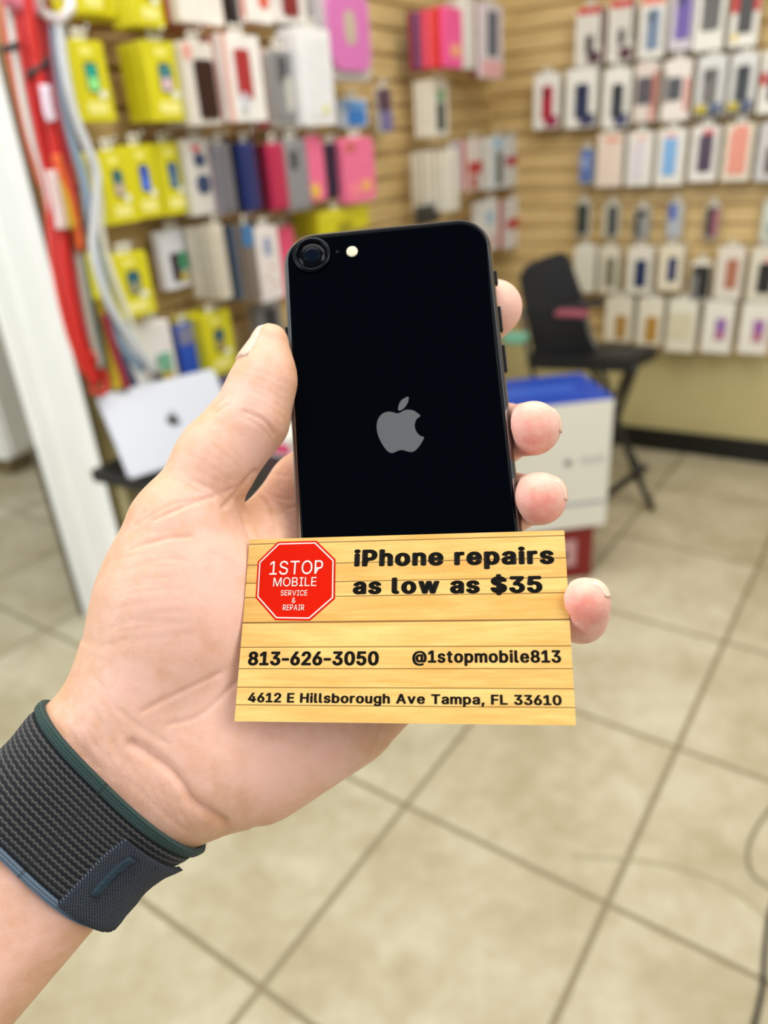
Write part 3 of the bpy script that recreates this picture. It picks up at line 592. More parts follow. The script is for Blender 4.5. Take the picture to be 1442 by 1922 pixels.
# ------------------------------------------------------------------ tall black folding chair
def chair():
    foot = on_floor(1225, 960); dist = float(np.linalg.norm(foot[:2]))
    nrm = foot[:2]/dist; n3 = np.array([nrm[0], nrm[1], 0])
    side = np.array([n3[1], -n3[0], 0])
    def pl(px, py, back=0.0):       # point of the upright plane through the foot, pushed back
        d = ray(px, py); k = (dist+back)/(n3@d); return CAMLOC+d*k
    o = empty('folding_chair', tuple(foot)); tag(o, 'tall black folding chair with crossed tube legs in front of the right wall', 'chair')
    bl = mat('black_vinyl', (24, 24, 27), 0.45, noise=0.1, nscale=30); tb = mat('grey_steel_tube', (96, 94, 88), 0.35, metal=0.6); dk = mat('dark_steel_tube', (52, 50, 46), 0.4, metal=0.4)
    L = lambda p: p-foot
    # seat: thick padded slab seen from the side
    A, B, C, D = pl(990, 676, 0), pl(1188, 676, 0), pl(1238, 656, .20), pl(1010, 640, .34)
    C = np.array([C[0], C[1], A[2]]); B = np.array([B[0], B[1], A[2]]); D = np.array([D[0], D[1], A[2]])
    V = [L(p)+np.array([0, 0, h]) for h in (-.038, .012) for p in (A, B, C, D)]
    me = meshdata('seat', V, [(3, 2, 1, 0), (4, 5, 6, 7), (0, 1, 5, 4), (1, 2, 6, 5), (2, 3, 7, 6), (3, 0, 4, 7)]); fix_normals(me)
    bm = bmesh.new(); bm.from_mesh(me); bmesh.ops.bevel(bm, geom=bm.edges[:], offset=.012, segments=2, affect='EDGES'); bm.to_mesh(me); bm.free()
    link('seat', me, bl, o)
    # backrest: padded panel
    Q = [(974, 520), (985, 500), (1020, 484), (1052, 474), (1066, 482), (1080, 520), (1096, 566), (1098, 578), (1060, 584), (985, 590)]
    n0 = n3*.03; V = [L(pl(x, y, .12)) for x, y in Q]+[L(pl(x, y, .12))+n0 for x, y in Q]; n = len(Q)
    me = meshdata('backrest', V, [tuple(range(n)), tuple(range(2*n-1, n-1, -1))]+[(i, (i+1) % n, n+(i+1) % n, n+i) for i in range(n)]); fix_normals(me); link('backrest', me, bl, o)
    V = [L(pl(x, y, .13)) for x, y in ((984, 582), (1097, 574), (1122, 662), (1002, 662))]; V += [v+n0*.8 for v in V]
    me = meshdata('lower_panel', V, [(0, 1, 2, 3), (7, 6, 5, 4), (0, 1, 5, 4), (1, 2, 6, 5), (2, 3, 7, 6), (3, 0, 4, 7)]); fix_normals(me); link('lower_panel', me, bl, o)
    for pth, nm, mm in (([(1094, 560, .11), (1106, 620, .08), (1122, 655, .04)], 'back_tube', tb), ([(978, 580, .12), (990, 650, .09), (1006, 730, .06)], 'back_tube', tb)):
        link(nm, tube(nm, [L(pl(*p)) for p in pth], .010, 8, n=5), mm, o)
    def grounded(px, py, back): 
        p = pl(px, py, back); return np.array([p[0], p[1], .012])
    legs = [([(1128, 690, .02), (1160, 790, .02), (1192, 882, .01)], (1225, 958, 0)), ([(1196, 682, .02), (1160, 780, .03), (1140, 850, .03)], (1085, 950, .03)),
            ([(1105, 672, .32), (1140, 770, .33)], (1205, 905, .33)), ([(1190, 664, .32), (1150, 760, .33)], (1080, 900, .36))]
    for pth, ft in legs:
        link('leg', tube('leg', [L(pl(*p)) for p in pth]+[L(grounded(*ft))], .013, 8, n=5), dk, o)
    link('stretcher', tube('stretcher', [L(pl(1214, 874, .06)), L(pl(1130, 936, .03))], .015, 8, n=4), dk, o)
    link('armrest', tube('armrest', [L(pl(1060, 578, .06)), L(pl(1100, 572, .05)), L(pl(1132, 568, .04))], .014, 8, n=4), bl, o)
    # things lying on it
    p = pl(1074, 588, .015); c = link('folded_cloth', prism('folded_cloth', rounded_outline(.12, .022, .010, 4, 0, 0), -.03, .03, .006), mat('pink_cloth', (150, 78, 92), 0.8, noise=.2, nscale=60), None, tuple(p), YAW)
    tag(c, 'pink cloth folded on the arm of the tall black chair', 'cloth')
    p = pl(968, 634, .0); c = link('packet', prism('packet', rounded_outline(.09, .035, .01, 4, 0, 0), -.03, .03, .004), mat('teal_packet', (120, 186, 160), 0.5), None, tuple(p), YAW)
    tag(c, 'teal green packet on the chair seat beside the smartphone', 'packet')
chair()

# ------------------------------------------------------------------ cartons on the floor
def cartons():
    # near vertical edge stands at this floor point
    e = on_floor(1110, 1080)
    ang = YAW+math.radians(38)
    d1 = np.array([math.cos(ang), math.sin(ang), 0]); d2 = np.array([-d1[1], d1[0], 0])   # d1 along the front to the right
    r = empty('red_carton', tuple(e-d1*.0)); r.rotation_euler = (0, 0, ang); tag(r, 'dark red carton on the floor under the white carton', 'carton')
    zt = .205
    link('body', box_mesh('body', -.34, 0, 0, .26, 0, zt, .003), mat('dark_red_card', (128, 22, 22), 0.45), r)
    link('label_panel', box_mesh('label_panel', -.22, -.06, -.0015, .004, .05, .15), mat('grey_rose_print', (196, 150, 150), 0.5), r)
    link('lettering', box_mesh('lettering', -.20, -.09, -.003, .0, .08, .11), mat('dark_print', (70, 14, 16), 0.5), r)
    w = empty('white_carton', tuple(e+np.array([0, 0, zt])-d1*-.03)); w.rotation_euler = (0, 0, ang); tag(w, 'tall white carton with blue top standing on the red carton', 'carton')
    H = .435
    link('body', box_mesh('body', -.40, 0, -.02, .26, 0, H, .003), mat('white_card', (224, 222, 210), 0.5), w)
    link('lid_panel', box_mesh('lid_panel', -.399, -.001, -.019, .259, H-.001, H+.005), mat('royal_blue_print', (24, 70, 178), 0.4), w)
    link('lid_stripe', box_mesh('lid_stripe', -.34, -.08, .08, .15, H+.004, H+.0065), mat('blue_print', (52, 96, 196), 0.4), w)
    link('front_emblem', lathe('front_emblem', [(.0001, -.001), (.012, -.001), (.012, .001)], 16), mat('grey_print', (120, 124, 128), 0.5), w, (-.14, -.021, .24))
    link('front_lettering', box_mesh('front_lettering', -.10, -.02, -.0215, -.019, .23, .255), mat('pale_grey_print', (196, 196, 190), 0.5), w)
    link('front_line', box_mesh('front_line', -.39, -.01, -.0215, -.019, .085, .095), mat('slate_print', (150, 154, 160), 0.5), w)
cartons()
# ------------------------------------------------------------------ floor cables
def fcable(pts, r, col, label, cat='cable'):
    P = [on_floor(x, y, r) for x, y in pts]; o0 = P[0]
    o = link('floor_cable', tube('floor_cable', [p-o0 for p in P], r, 8, n=10), mat('cable_sheath', col, 0.4), None, tuple(o0)); tag(o, label, cat)
fcable([(1470, 1650), (1446, 1715), (1436, 1790), (1432, 1850), (1414, 1930), (1390, 2000)], .0042, (14, 14, 14), 'black power cable on the floor at the bottom right')
fcable([(1480, 1480), (1440, 1525), (1414, 1565), (1404, 1600), (1412, 1640), (1450, 1668)], .0030, (128, 118, 92), 'thin grey beige cable loop on the floor above the black cable')
fcable([(1076, 1606), (1160, 1611), (1240, 1621), (1320, 1642), (1385, 1676), (1450, 1728)], .0028, (176, 166, 132), 'pale beige wire lying curved across the floor tiles')

# ------------------------------------------------------------------ smartphone
def rodrigues(v):
    t = np.linalg.norm(v); k = np.array(v)/t; K = np.array([[0, -k[2], k[1]], [k[2], 0, -k[0]], [-k[1], k[0], 0]])
    return np.eye(3)+math.sin(t)*K+(1-math.cos(t))*K@K
C2W = np.column_stack([CR, -CU, CF])                    # camera axes (right, down, forward) -> world
class Pose:
    """local x right, y down, z away from the viewer; from the fitted rotation and position"""
    def __init__(s, rv, t): s.R = rodrigues(rv); s.t = np.array(t)
    def mat4(s):
        # object axes: X right, Y = into the thing (away), Z up
        A = C2W@s.R; B = np.column_stack([A[:, 0], A[:, 2], -A[:, 1]]); T = CAMLOC+C2W@s.t
        m = Matrix.Identity(4)
        for i in range(3):
            for j in range(3): m[i][j] = B[i, j]
            m[i][3] = T[i]
        return m
    def uv(s, px, py, depth=0.0):
        """picture point -> object x, z on the plane y = depth"""
        d = np.array([(px-IW/2)/FPX, (py-IH/2)/FPX, 1.0]); n = s.R[:, 2]
        k = (n@s.t+depth)/(n@d); q = s.R.T@(d*k-s.t); return float(q[0]), float(-q[1])
PHONE = Pose((-0.20076449, 0.05731181, -0.07598198), (0.00494028, -0.02540454, 0.22689499))
CARDP = Pose((-0.33330069, 0.16771972, -0.0064576), (0.00436681, 0.03044838, 0.20147841))
PW, PH, PT, PRC = 0.0673, 0.1384, 0.0073, 0.0105
def shell_of(name, prof, w, h, rc, cap0=False, cap1=False, seg=10):
    """prof: (inset, y) rings of a rounded rectangle"""
    V = []; F = []; n = None
    for ins, y in prof:
        pts = rounded_outline(w-2*ins, h-2*ins, rc-ins, seg)
        n = len(pts); V += [(x, y, z) for x, z in pts]
    for k in range(len(prof)-1):
        for i in range(n):
            j = (i+1) % n; F.append((k*n+i, k*n+j, (k+1)*n+j, (k+1)*n+i))
    if cap0: F.append(tuple(range(n)))
    if cap1: F.append(tuple((len(prof)-1)*n+i for i in range(n-1, -1, -1)))
    me = meshdata(name, V, F, True); fix_normals(me)
    for p in me.polygons:
        if p.area > 0.001: p.use_smooth = False
    return me
def build_phone():
    root = empty('smartphone', (0, 0, 0)); root.matrix_world = PHONE.mat4()
    tag(root, 'black glass-backed smartphone held upright in the hand behind the business card', 'smartphone', 'things in the hand')
    glass = mat('black_back_glass', (2, 5, 10), 0.05); glass.node_tree.nodes['Principled BSDF'].inputs['IOR'].default_value = 1.11
    alu = mat('black_aluminium', (128, 130, 134), 0.22, metal=1.0)
    # back glass: flat, rolling over at the rim; bright metal ring added to give the rim its highlight line; rounded metal frame; screen glass
    rim = [(0.0036, 0.0), (0.0028, 0.00006), (0.0021, 0.0002), (0.0017, 0.00042)]
    cha = [(0.0017, 0.00042), (0.00150, 0.00060)]
    frm = [(0.00150, 0.00060), (0.0009, 0.00120), (0.0004, 0.0020), (0.0001, 0.0029), (0.0, 0.00365)]
    mir = lambda p: [(i, PT-y) for i, y in reversed(p)]
    link('back_glass', shell_of('back_glass', rim, PW, PH, PRC, cap0=True), glass, root)
    link('glint_ring', shell_of('glint_ring', cha, PW, PH, PRC), mat('glint_ring_metal', (200, 202, 206), 0.16, metal=1.0), root)
    link('metal_frame', shell_of('metal_frame', frm+mir(frm)[1:], PW, PH, PRC), alu, root)
    link('screen_glass', shell_of('screen_glass', mir(cha)+mir(rim)[1:], PW, PH, PRC, cap1=True), glass, root)
    # camera: bezel ring, lens
    lx, lz = PHONE.uv(586, 480)
    ring = lathe('camera_ring', [(0.0060, 0.0003), (0.0061, -0.0006), (0.0058, -0.0011), (0.0052, -0.0012), (0.0049, -0.0010), (0.0048, 0.0)], 48)
    r = link('camera_ring', ring, mat('dark_steel_ring', (30, 34, 40), 0.22, metal=0.95), root, (lx, 0, lz))
    l1 = link('lens', lathe('lens', [(0.00001, -0.0008), (0.0025, -0.0008), (0.0049, -0.0008), (0.0049, 0.0)], 40), mat('lens_cover', (5, 7, 11), 0.08, spec=0.12), r)
    link('lens_barrel', lathe('lens_barrel', [(0.00001, -0.00085), (0.0013, -0.00095), (0.0024, -0.00085), (0.0026, -0.0008), (0.0026, 0)], 40), mat('lens_glass', (6, 14, 28), 0.1, spec=0.15), r)
    fx, fz = PHONE.uv(661, 472)
    link('flash', lathe('flash', [(0.00001, -0.00012), (0.0015, -0.00012), (0.0018, -0.00006), (0.0019, 0.0002)], 32), mat('flash_window', (235, 224, 196), 0.35, noise=0.08, nscale=900), root, (fx, 0, fz))
    qx, qz = PHONE.uv(633, 473)
    link('microphone', lathe('microphone', [(0.00001, -0.00004), (0.0005, -0.00004), (0.0005, 0.0001)], 16), mat('mic_hole', (1, 1, 1), 0.9), root, (qx, 0, qz))
    # buttons along the right edge, power key on the left edge
    for py0, py1 in ((498, 524), (566, 614), (640, 692)):
        z0 = PHONE.uv(940, py1)[1]; z1 = PHONE.uv(940, py0)[1]
        link('side_button', box_mesh('side_button', PW/2-0.0006, PW/2+0.00075, 0.0026, 0.0049, z0, z1, 0.0004), mat('black_key', (30, 31, 34), 0.35, metal=0.8), root)
    z0 = PHONE.uv(540, 668)[1]; z1 = PHONE.uv(535, 606)[1]
    link('power_button', box_mesh('power_button', -PW/2-0.0006, -PW/2+0.0006, 0.0026, 0.0049, z0, z1, 0.0003), mat('black_key', (30, 31, 34), 0.35, metal=0.8), root)
    # fruit emblem: body with a bite and a leaf
    px_body = [(752, 774), (760, 770), (768, 769), (777, 771), (786, 777), (789, 781), (782, 787), (779, 795), (779, 803), (783, 812), (789, 818), (796, 821),
               (792, 830), (786, 839), (779, 846), (772, 848.5), (764, 847), (757, 845), (751, 845), (745, 847), (738, 850), (731, 849), (725, 844), (718, 834), (711, 820), (707.5, 806), (708, 793), (712, 783), (719, 776), (728, 773), (737, 773.5), (745, 776)]
    px_leaf = [(748, 770), (748.5, 761), (753, 752), (760, 747), (767, 745), (766.5, 753), (762, 762), (755, 769)]
    def smooth_poly(pp, bite=False):
        P = [np.array(p, float) for p in pp]; n = len(P); out = []
        for i in range(n):
            a, b, c, d = P[i-1], P[i], P[(i+1) % n], P[(i+2) % n]
            for t in np.linspace(0, 1, 4, endpoint=False):
                out.append(0.5*(2*b+(c-a)*t+(2*a-5*b+4*c-d)*t*t+(3*b-a-3*c+d)*t**3))
        return [PHONE.uv(*q) for q in out]
    lm = mat('grey_emblem', (88, 91, 95), 0.45, metal=0.0, spec=0.5)
    e = link('fruit_emblem', prism('fruit_emblem', smooth_poly(px_body), -0.00004, 0.0001), lm, root); e['label'] = 'grey apple-shaped emblem'
    link('emblem_leaf', prism('emblem_leaf', smooth_poly(px_leaf), -0.00004, 0.0001), lm, e)
    return root
build_phone()

# ------------------------------------------------------------------ business card
def card_material():
    g = NT('printed_pine_planks'); tc = g.n('ShaderNodeTexCoord'); sp = g.n('ShaderNodeSeparateXYZ'); g.l(tc.outputs['Object'], sp.inputs[0])
    seams = [CARDP.uv(460, y)[1] for y in (1022, 1061, 1095, 1122, 1169, 1215, 1255, 1290, 1323)]
    z = sp.outputs[2]; cr = g.n('ShaderNodeValToRGB'); cr.color_ramp.interpolation = 'CONSTANT'
    z01 = g.math('MULTIPLY_ADD', z, 1/0.0508, 0.5); g.l(z01, cr.inputs[0])
    tone = [0.55, 0.72, 0.5, 0.62, 0.70, 0.35, 0.66, 0.30, 0.62, 0.5]
    edges = sorted([s/0.0508+0.5 for s in seams]); els = cr.color_ramp.elements
    els[0].position = 0; els[0].color = (tone[0],)*3+(1,); els[1].position = edges[0]; els[1].color = (tone[1],)*3+(1,)
    for i, e in enumerate(edges[1:]):
        q = els.new(e); q.color = (tone[i+2],)*3+(1,)
    seam = None
    for k, e in enumerate(edges):
        wdt = 0.0016 if k != 4 else 0.0028
        v = g.ramp(g.math('ABSOLUTE', g.math('SUBTRACT', z01, e)), wdt, wdt*2.2, 1.0, 0.0)
        seam = v if seam is None else g.math('MAXIMUM', seam, v)
    mp = g.n('ShaderNodeMapping'); g.l(tc.outputs['Object'], mp.inputs['Vector']); mp.inputs['Scale'].default_value = (60, 60, 900)
    ds = g.noise(tc.outputs['Object'], 40.0, 2)
    n1 = g.noise(mp.outputs[0], 1.0, 6, 0.65)
    mp2 = g.n('ShaderNodeMapping'); g.l(tc.outputs['Object'], mp2.inputs['Vector']); mp2.inputs['Scale'].default_value = (35, 35, 260)
    n2 = g.noise(mp2.outputs[0], 1.0, 3, 0.5)
    f = g.math('ADD', g.math('MULTIPLY', n1, 0.45), g.math('MULTIPLY', n2, 0.45))
    f = g.math('ADD', f, g.math('MULTIPLY', g.math('SUBTRACT', cr.outputs[0], 0.5), 0.22))
    f = g.ramp(f, 0.2, 0.72)
    col = g.mix(f, lin((214, 156, 72)), lin((243, 207, 128)))
    # knots
    vo = g.n('ShaderNodeTexVoronoi', feature='F1'); mp3 = g.n('ShaderNodeMapping'); g.l(tc.outputs['Object'], mp3.inputs['Vector']); mp3.inputs['Scale'].default_value = (55, 55, 110); g.l(mp3.outputs[0], vo.inputs['Vector'])
    kn = g.ramp(vo.outputs['Distance'], 0.02, 0.085, 0.7, 0.0)
    col = g.mix(kn, col, lin((176, 118, 56)))
    col = g.mix(g.math('MULTIPLY', seam, 0.9), col, lin((116, 74, 28)))
    g.l(col, g.b.inputs['Base Color']); g.b.inputs['Roughness'].default_value = 0.5; g.b.inputs['Specular IOR Level'].default_value = 0.3
    return g.m
# letter outlines of a plain grotesque, per letter: advance, outline loops (thousandths of an em)
GLYPHS = {'$':(447,['202,-74 202,583 244,583 244,-74','224,-9 202,-8 182,-6 162,-2 144,3 128,9 112,17 98,26 85,36 74,48 64,60 56,74 49,88 44,103 40,120 38,137 104,137 106,125 109,115 112,105 117,96 123,88 130,80 138,74 147,68 156,63 166,59 177,55 188,53 200,51 212,50 224,49 237,50 250,51 263,53 275,56 286,60 296,65 306,71 315,77 323,84 329,92 335,100 340,109 343,119 345,129 346,139 345,149 343,157 341,165 337,172 332,179 326,185 320,190 313,195 305,200 296,205 287,208 277,212 267,216 256,219 245,222 184,239 160,247 138,256 118,266 101,277 86,289 74,303 64,318 57,335 53,353 52,372 53,389 56,405 60,420 67,434 75,448 85,460 96,471 109,481 122,490 138,498 154,504 171,509 189,513 208,515 227,516 247,515 266,513 283,509 300,504 316,498 331,490 344,481 357,471 367,461 377,449 385,436 392,422 396,408 399,393 401,378 337,378 335,393 330,406 323,418 313,428 302,437 289,445 275,451 259,455 243,458 225,459 212,458 200,457 188,455 178,452 167,448 158,443 149,438 141,432 135,425 129,418 124,411 120,402 117,394 116,385 115,376 116,366 118,356 121,348 125,340 131,334 138,327 145,322 152,317 161,312 169,308 178,305 187,301 196,298 204,296 212,293 264,279 273,277 282,274 292,271 302,267 312,264 321,259 331,255 341,249 350,244 359,238 367,231 375,224 382,215 389,207 395,198 399,187 403,177 406,165 408,152 408,139 407,122 405,107 400,92 394,77 386,64 377,51 366,39 353,28 339,19 323,11 306,4 288,-2 268,-6 246,-8']),
'&':(448,['197,-7 177,-6 159,-4 142,0 125,5 110,12 96,20 84,29 72,39 63,50 54,62 47,75 41,89 37,103 35,118 34,133 35,146 36,158 39,169 43,180 47,189 53,199 60,208 67,217 76,226 85,235 95,243 105,252 116,261 128,270 140,279 216,335 220,338 224,341 228,345 232,348 237,352 241,356 245,360 248,365 251,370 255,375 257,380 259,386 261,392 262,398 262,405 261,414 259,423 256,431 251,438 245,445 238,451 231,455 222,458 212,460 201,461 194,461 187,460 180,458 174,456 168,453 162,450 157,446 153,441 149,437 145,431 142,425 140,419 138,413 137,406 137,399 137,391 138,384 140,377 142,370 145,363 149,356 153,349 158,342 163,335 169,327 175,319 181,311 189,303 196,294 204,284 438,0 364,0 171,231 121,293 113,303 105,313 99,324 93,334 87,344 83,354 80,365 77,376 76,387 75,398 76,412 78,424 81,436 85,447 91,458 97,468 105,477 114,485 124,492 134,499 146,504 158,508 172,511 185,513 200,513 215,513 229,511 242,508 254,504 266,499 276,493 286,485 294,478 302,469 308,459 314,449 318,439 321,428 323,416 324,404 323,395 322,386 321,378 318,370 315,362 311,354 307,346 302,339 297,332 291,325 285,318 278,312 271,305 264,299 256,293 154,217 142,208 132,199 123,191 116,183 110,174 105,166 102,158 99,149 97,140 97,131 97,121 99,112 101,104 105,95 109,87 115,80 121,73 127,67 135,62 143,57 152,53 162,50 172,48 182,47 193,46 205,47 217,48 228,51 240,55 251,59 262,65 272,71 282,78 292,86 301,95 310,105 317,116 324,127 331,139 336,151 341,165 344,179 347,193 348,209 349,224 408,224 407,206 406,188 404,172 401,157 397,144 392,131 387,120 382,110 377,101 371,92 365,85 360,78 355,72 350,67 345,62 333,47 323,37 311,28 299,20 285,13 271,7 256,2 241,-2 226,-5 212,-6']),
',':(188,['38,-119 68,71 137,71 84,-119']),
'-':(453,['337,244 337,188 114,188 114,244']),
'0':(453,['227,-7 205,-6 184,-2 165,4 147,13 130,24 115,38 101,53 89,71 78,91 69,113 61,138 55,164 51,192 49,222 48,254 49,286 51,316 55,344 61,370 69,395 78,417 89,437 101,455 115,471 130,484 147,496 165,504 184,511 205,514 227,516 249,514 269,511 288,504 306,496 323,484 338,471 352,455 364,437 375,417 384,395 392,370 398,344 402,316 404,286 405,254 404,222 402,192 398,164 392,138 384,113 375,91 364,71 352,53 339,38 323,24 307,13 289,4 269,-2 249,-6','227,50 241,50 255,53 267,58 279,65 290,74 300,84 309,97 317,111 324,126 330,144 335,163 339,183 342,205 343,229 344,254 343,279 342,303 339,325 335,346 330,365 324,382 317,398 309,412 300,425 290,435 279,444 267,451 255,456 241,459 227,460 212,459 198,456 186,451 174,444 163,435 153,425 144,412 136,398 129,382 123,365 118,346 114,325 111,303 110,279 109,254 110,229 111,205 114,183 118,163 123,144 129,126 136,111 144,97 153,84 163,74 174,65 186,58 198,53 212,50']),
'1':(453,['76,0 76,55 391,55 391,0','276,509 276,0 212,0 212,448 209,448 86,358 86,427 198,509']),
'2':(453,['64,0 64,47 234,229 245,241 256,252 265,263 274,273 282,282 289,292 296,301 302,309 306,318 311,327 314,335 317,344 319,353 320,362 320,371 320,382 318,392 316,402 312,410 308,419 302,426 296,433 289,439 282,444 273,449 264,453 255,456 245,458 234,459 224,460 212,459 201,458 191,455 181,452 172,447 164,442 156,436 150,429 144,422 139,413 135,404 131,395 129,384 127,373 127,362 66,362 66,380 69,397 73,413 79,428 86,442 95,456 105,468 117,478 129,488 143,496 158,503 174,509 190,512 207,515 225,516 243,515 260,513 276,509 291,503 306,497 319,488 332,479 343,469 352,458 361,445 368,432 374,418 378,403 380,388 381,372 381,361 379,350 377,339 375,328 371,318 366,307 361,296 354,284 345,271 336,259 325,245 313,230 299,215 284,198 267,180 153,60 153,57 389,57 389,0']),
'3':(453,['218,-7 200,-6 182,-4 165,-1 148,4 133,10 118,17 104,25 92,35 80,46 70,57 62,70 55,84 49,99 46,115 44,132 109,132 111,122 113,112 117,103 121,95 126,87 133,80 140,74 148,68 156,63 165,59 175,56 185,53 196,51 207,50 219,50 231,50 243,52 254,54 265,57 275,61 285,66 293,71 301,78 308,85 315,93 320,102 324,111 327,122 329,133 329,145 329,156 327,166 324,177 321,187 316,196 310,205 303,213 295,221 285,228 275,234 263,239 249,242 235,245 219,247 201,248 157,248 157,299 288,448 288,452 70,452 70,509 372,509 372,461 211,278 211,289 233,290 254,290 273,287 291,282 308,276 324,268 338,258 350,248 361,236 371,222 379,208 385,193 389,178 392,162 393,145 392,127 389,111 385,95 379,80 370,66 361,53 350,41 337,30 324,21 309,12 292,6 275,0 257,-4 238,-6']),
'4':(453,['40,105 40,158 247,509 311,509 109,166 109,163 413,163 413,105','282,0 282,121 282,146 282,318 343,318 343,0']),
'5':(453,['221,-7 203,-6 186,-4 170,0 155,5 140,11 126,19 114,28 102,37 92,48 83,60 75,73 69,86 64,100 61,115 60,130 122,130 124,121 126,113 129,104 133,96 138,89 144,82 150,76 157,70 165,65 173,60 182,57 191,54 201,52 211,50 221,50 233,50 245,52 256,55 266,59 276,64 285,71 294,78 301,86 308,95 314,104 319,115 323,126 326,137 327,149 328,162 327,175 325,187 323,199 319,210 314,221 307,231 301,240 293,248 284,256 275,262 264,267 254,272 242,275 230,276 218,277 208,277 197,276 187,274 177,271 167,268 158,265 149,261 141,256 134,251 128,246 67,253 96,509 366,509 366,452 151,452 134,301 143,307 151,312 159,317 168,321 178,325 187,328 198,330 208,332 219,333 229,334 243,333 256,332 269,329 282,325 294,321 305,315 316,309 326,302 336,294 345,285 353,276 361,266 368,255 374,243 379,231 383,218 387,205 389,192 390,178 391,163 390,144 387,126 383,108 377,91 369,76 359,61 349,48 337,35 323,25 309,15 293,7 276,1 259,-3 240,-6']),
'6':(453,['226,-7 208,-6 190,-3 173,1 157,7 142,15 128,24 115,35 104,47 94,60 84,74 77,90 71,107 67,124 64,143 64,162 64,177 66,192 69,207 74,223 80,239 87,256 97,275 108,295 122,317 137,340 252,509 322,509 151,261 145,261 148,267 152,272 156,278 160,283 165,288 170,292 176,297 182,300 189,304 196,307 203,310 210,312 218,313 226,314 235,314 253,313 270,311 286,307 302,302 316,295 329,286 341,277 352,266 361,253 370,240 377,225 382,210 386,193 388,176 389,157 388,138 385,121 381,104 375,88 368,73 359,58 348,45 337,34 324,23 310,14 295,7 279,1 262,-3 245,-6','226,48 238,49 249,51 259,54 269,58 279,63 287,69 295,76 302,83 309,92 314,101 319,111 323,122 325,133 327,145 327,157 327,170 325,181 323,193 319,203 314,213 309,223 302,231 295,239 287,246 279,251 269,256 259,260 249,263 238,265 226,265 215,265 204,263 193,260 183,257 174,252 165,246 157,239 150,231 144,223 138,214 133,204 130,193 127,182 125,171 125,158 125,146 127,134 130,123 133,112 138,102 144,92 150,83 157,76 165,69 174,63 183,58 193,54 204,51 215,49']),
'8':(453,['226,-7 206,-6 187,-4 169,0 152,5 136,11 121,19 107,28 95,38 84,50 74,62 66,75 60,89 55,104 53,119 52,135 52,148 54,160 57,172 60,184 65,195 71,206 77,216 84,225 92,233 101,241 110,248 120,254 131,258 141,262 153,265 138,272 125,278 113,286 102,296 93,308 85,321 78,335 74,349 71,364 70,380 71,396 74,410 78,424 83,437 90,450 99,462 109,472 120,482 132,490 146,498 160,504 176,509 192,513 209,515 226,516 244,515 261,513 277,509 292,504 306,498 319,490 332,482 343,472 353,462 361,450 369,437 374,424 378,410 381,396 382,380 381,364 378,349 374,335 367,321 359,308 350,296 339,286 327,278 314,272 300,267 311,262 322,258 332,254 342,248 351,241 360,233 368,225 375,216 382,206 387,195 392,184 396,172 399,160 400,148 401,135 400,119 397,104 393,89 387,75 378,62 369,50 358,38 346,28 332,19 317,11 301,5 284,0 265,-4 246,-6','226,49 240,50 252,51 264,53 275,56 285,60 294,65 303,71 310,77 317,84 323,91 328,100 332,109 334,118 336,128 337,139 336,150 334,160 331,170 327,180 322,189 316,197 309,204 301,211 292,217 283,223 273,227 262,231 250,233 239,235 226,235 214,235 202,233 190,231 179,227 169,223 160,217 151,211 143,204 136,197 130,189 125,180 121,170 118,160 116,150 115,139 116,128 118,118 120,109 124,100 129,91 135,84 142,77 149,71 158,65 167,60 178,56 189,53 201,51 213,50','226,290 237,290 247,291 257,293 266,296 274,300 282,305 289,310 296,316 302,323 307,330 311,339 315,347 317,356 319,366 319,376 319,386 317,395 315,404 312,412 308,420 303,427 297,434 290,440 283,445 275,449 266,453 257,456 247,458 237,459 226,460 215,459 205,458 195,456 186,453 177,449 169,445 162,440 155,434 150,427 145,420 140,412 137,404 135,395 133,386 133,376 133,366 135,356 137,347 140,339 145,330 150,323 156,316 162,310 170,305 178,300 186,296 196,293 205,291 216,290']),
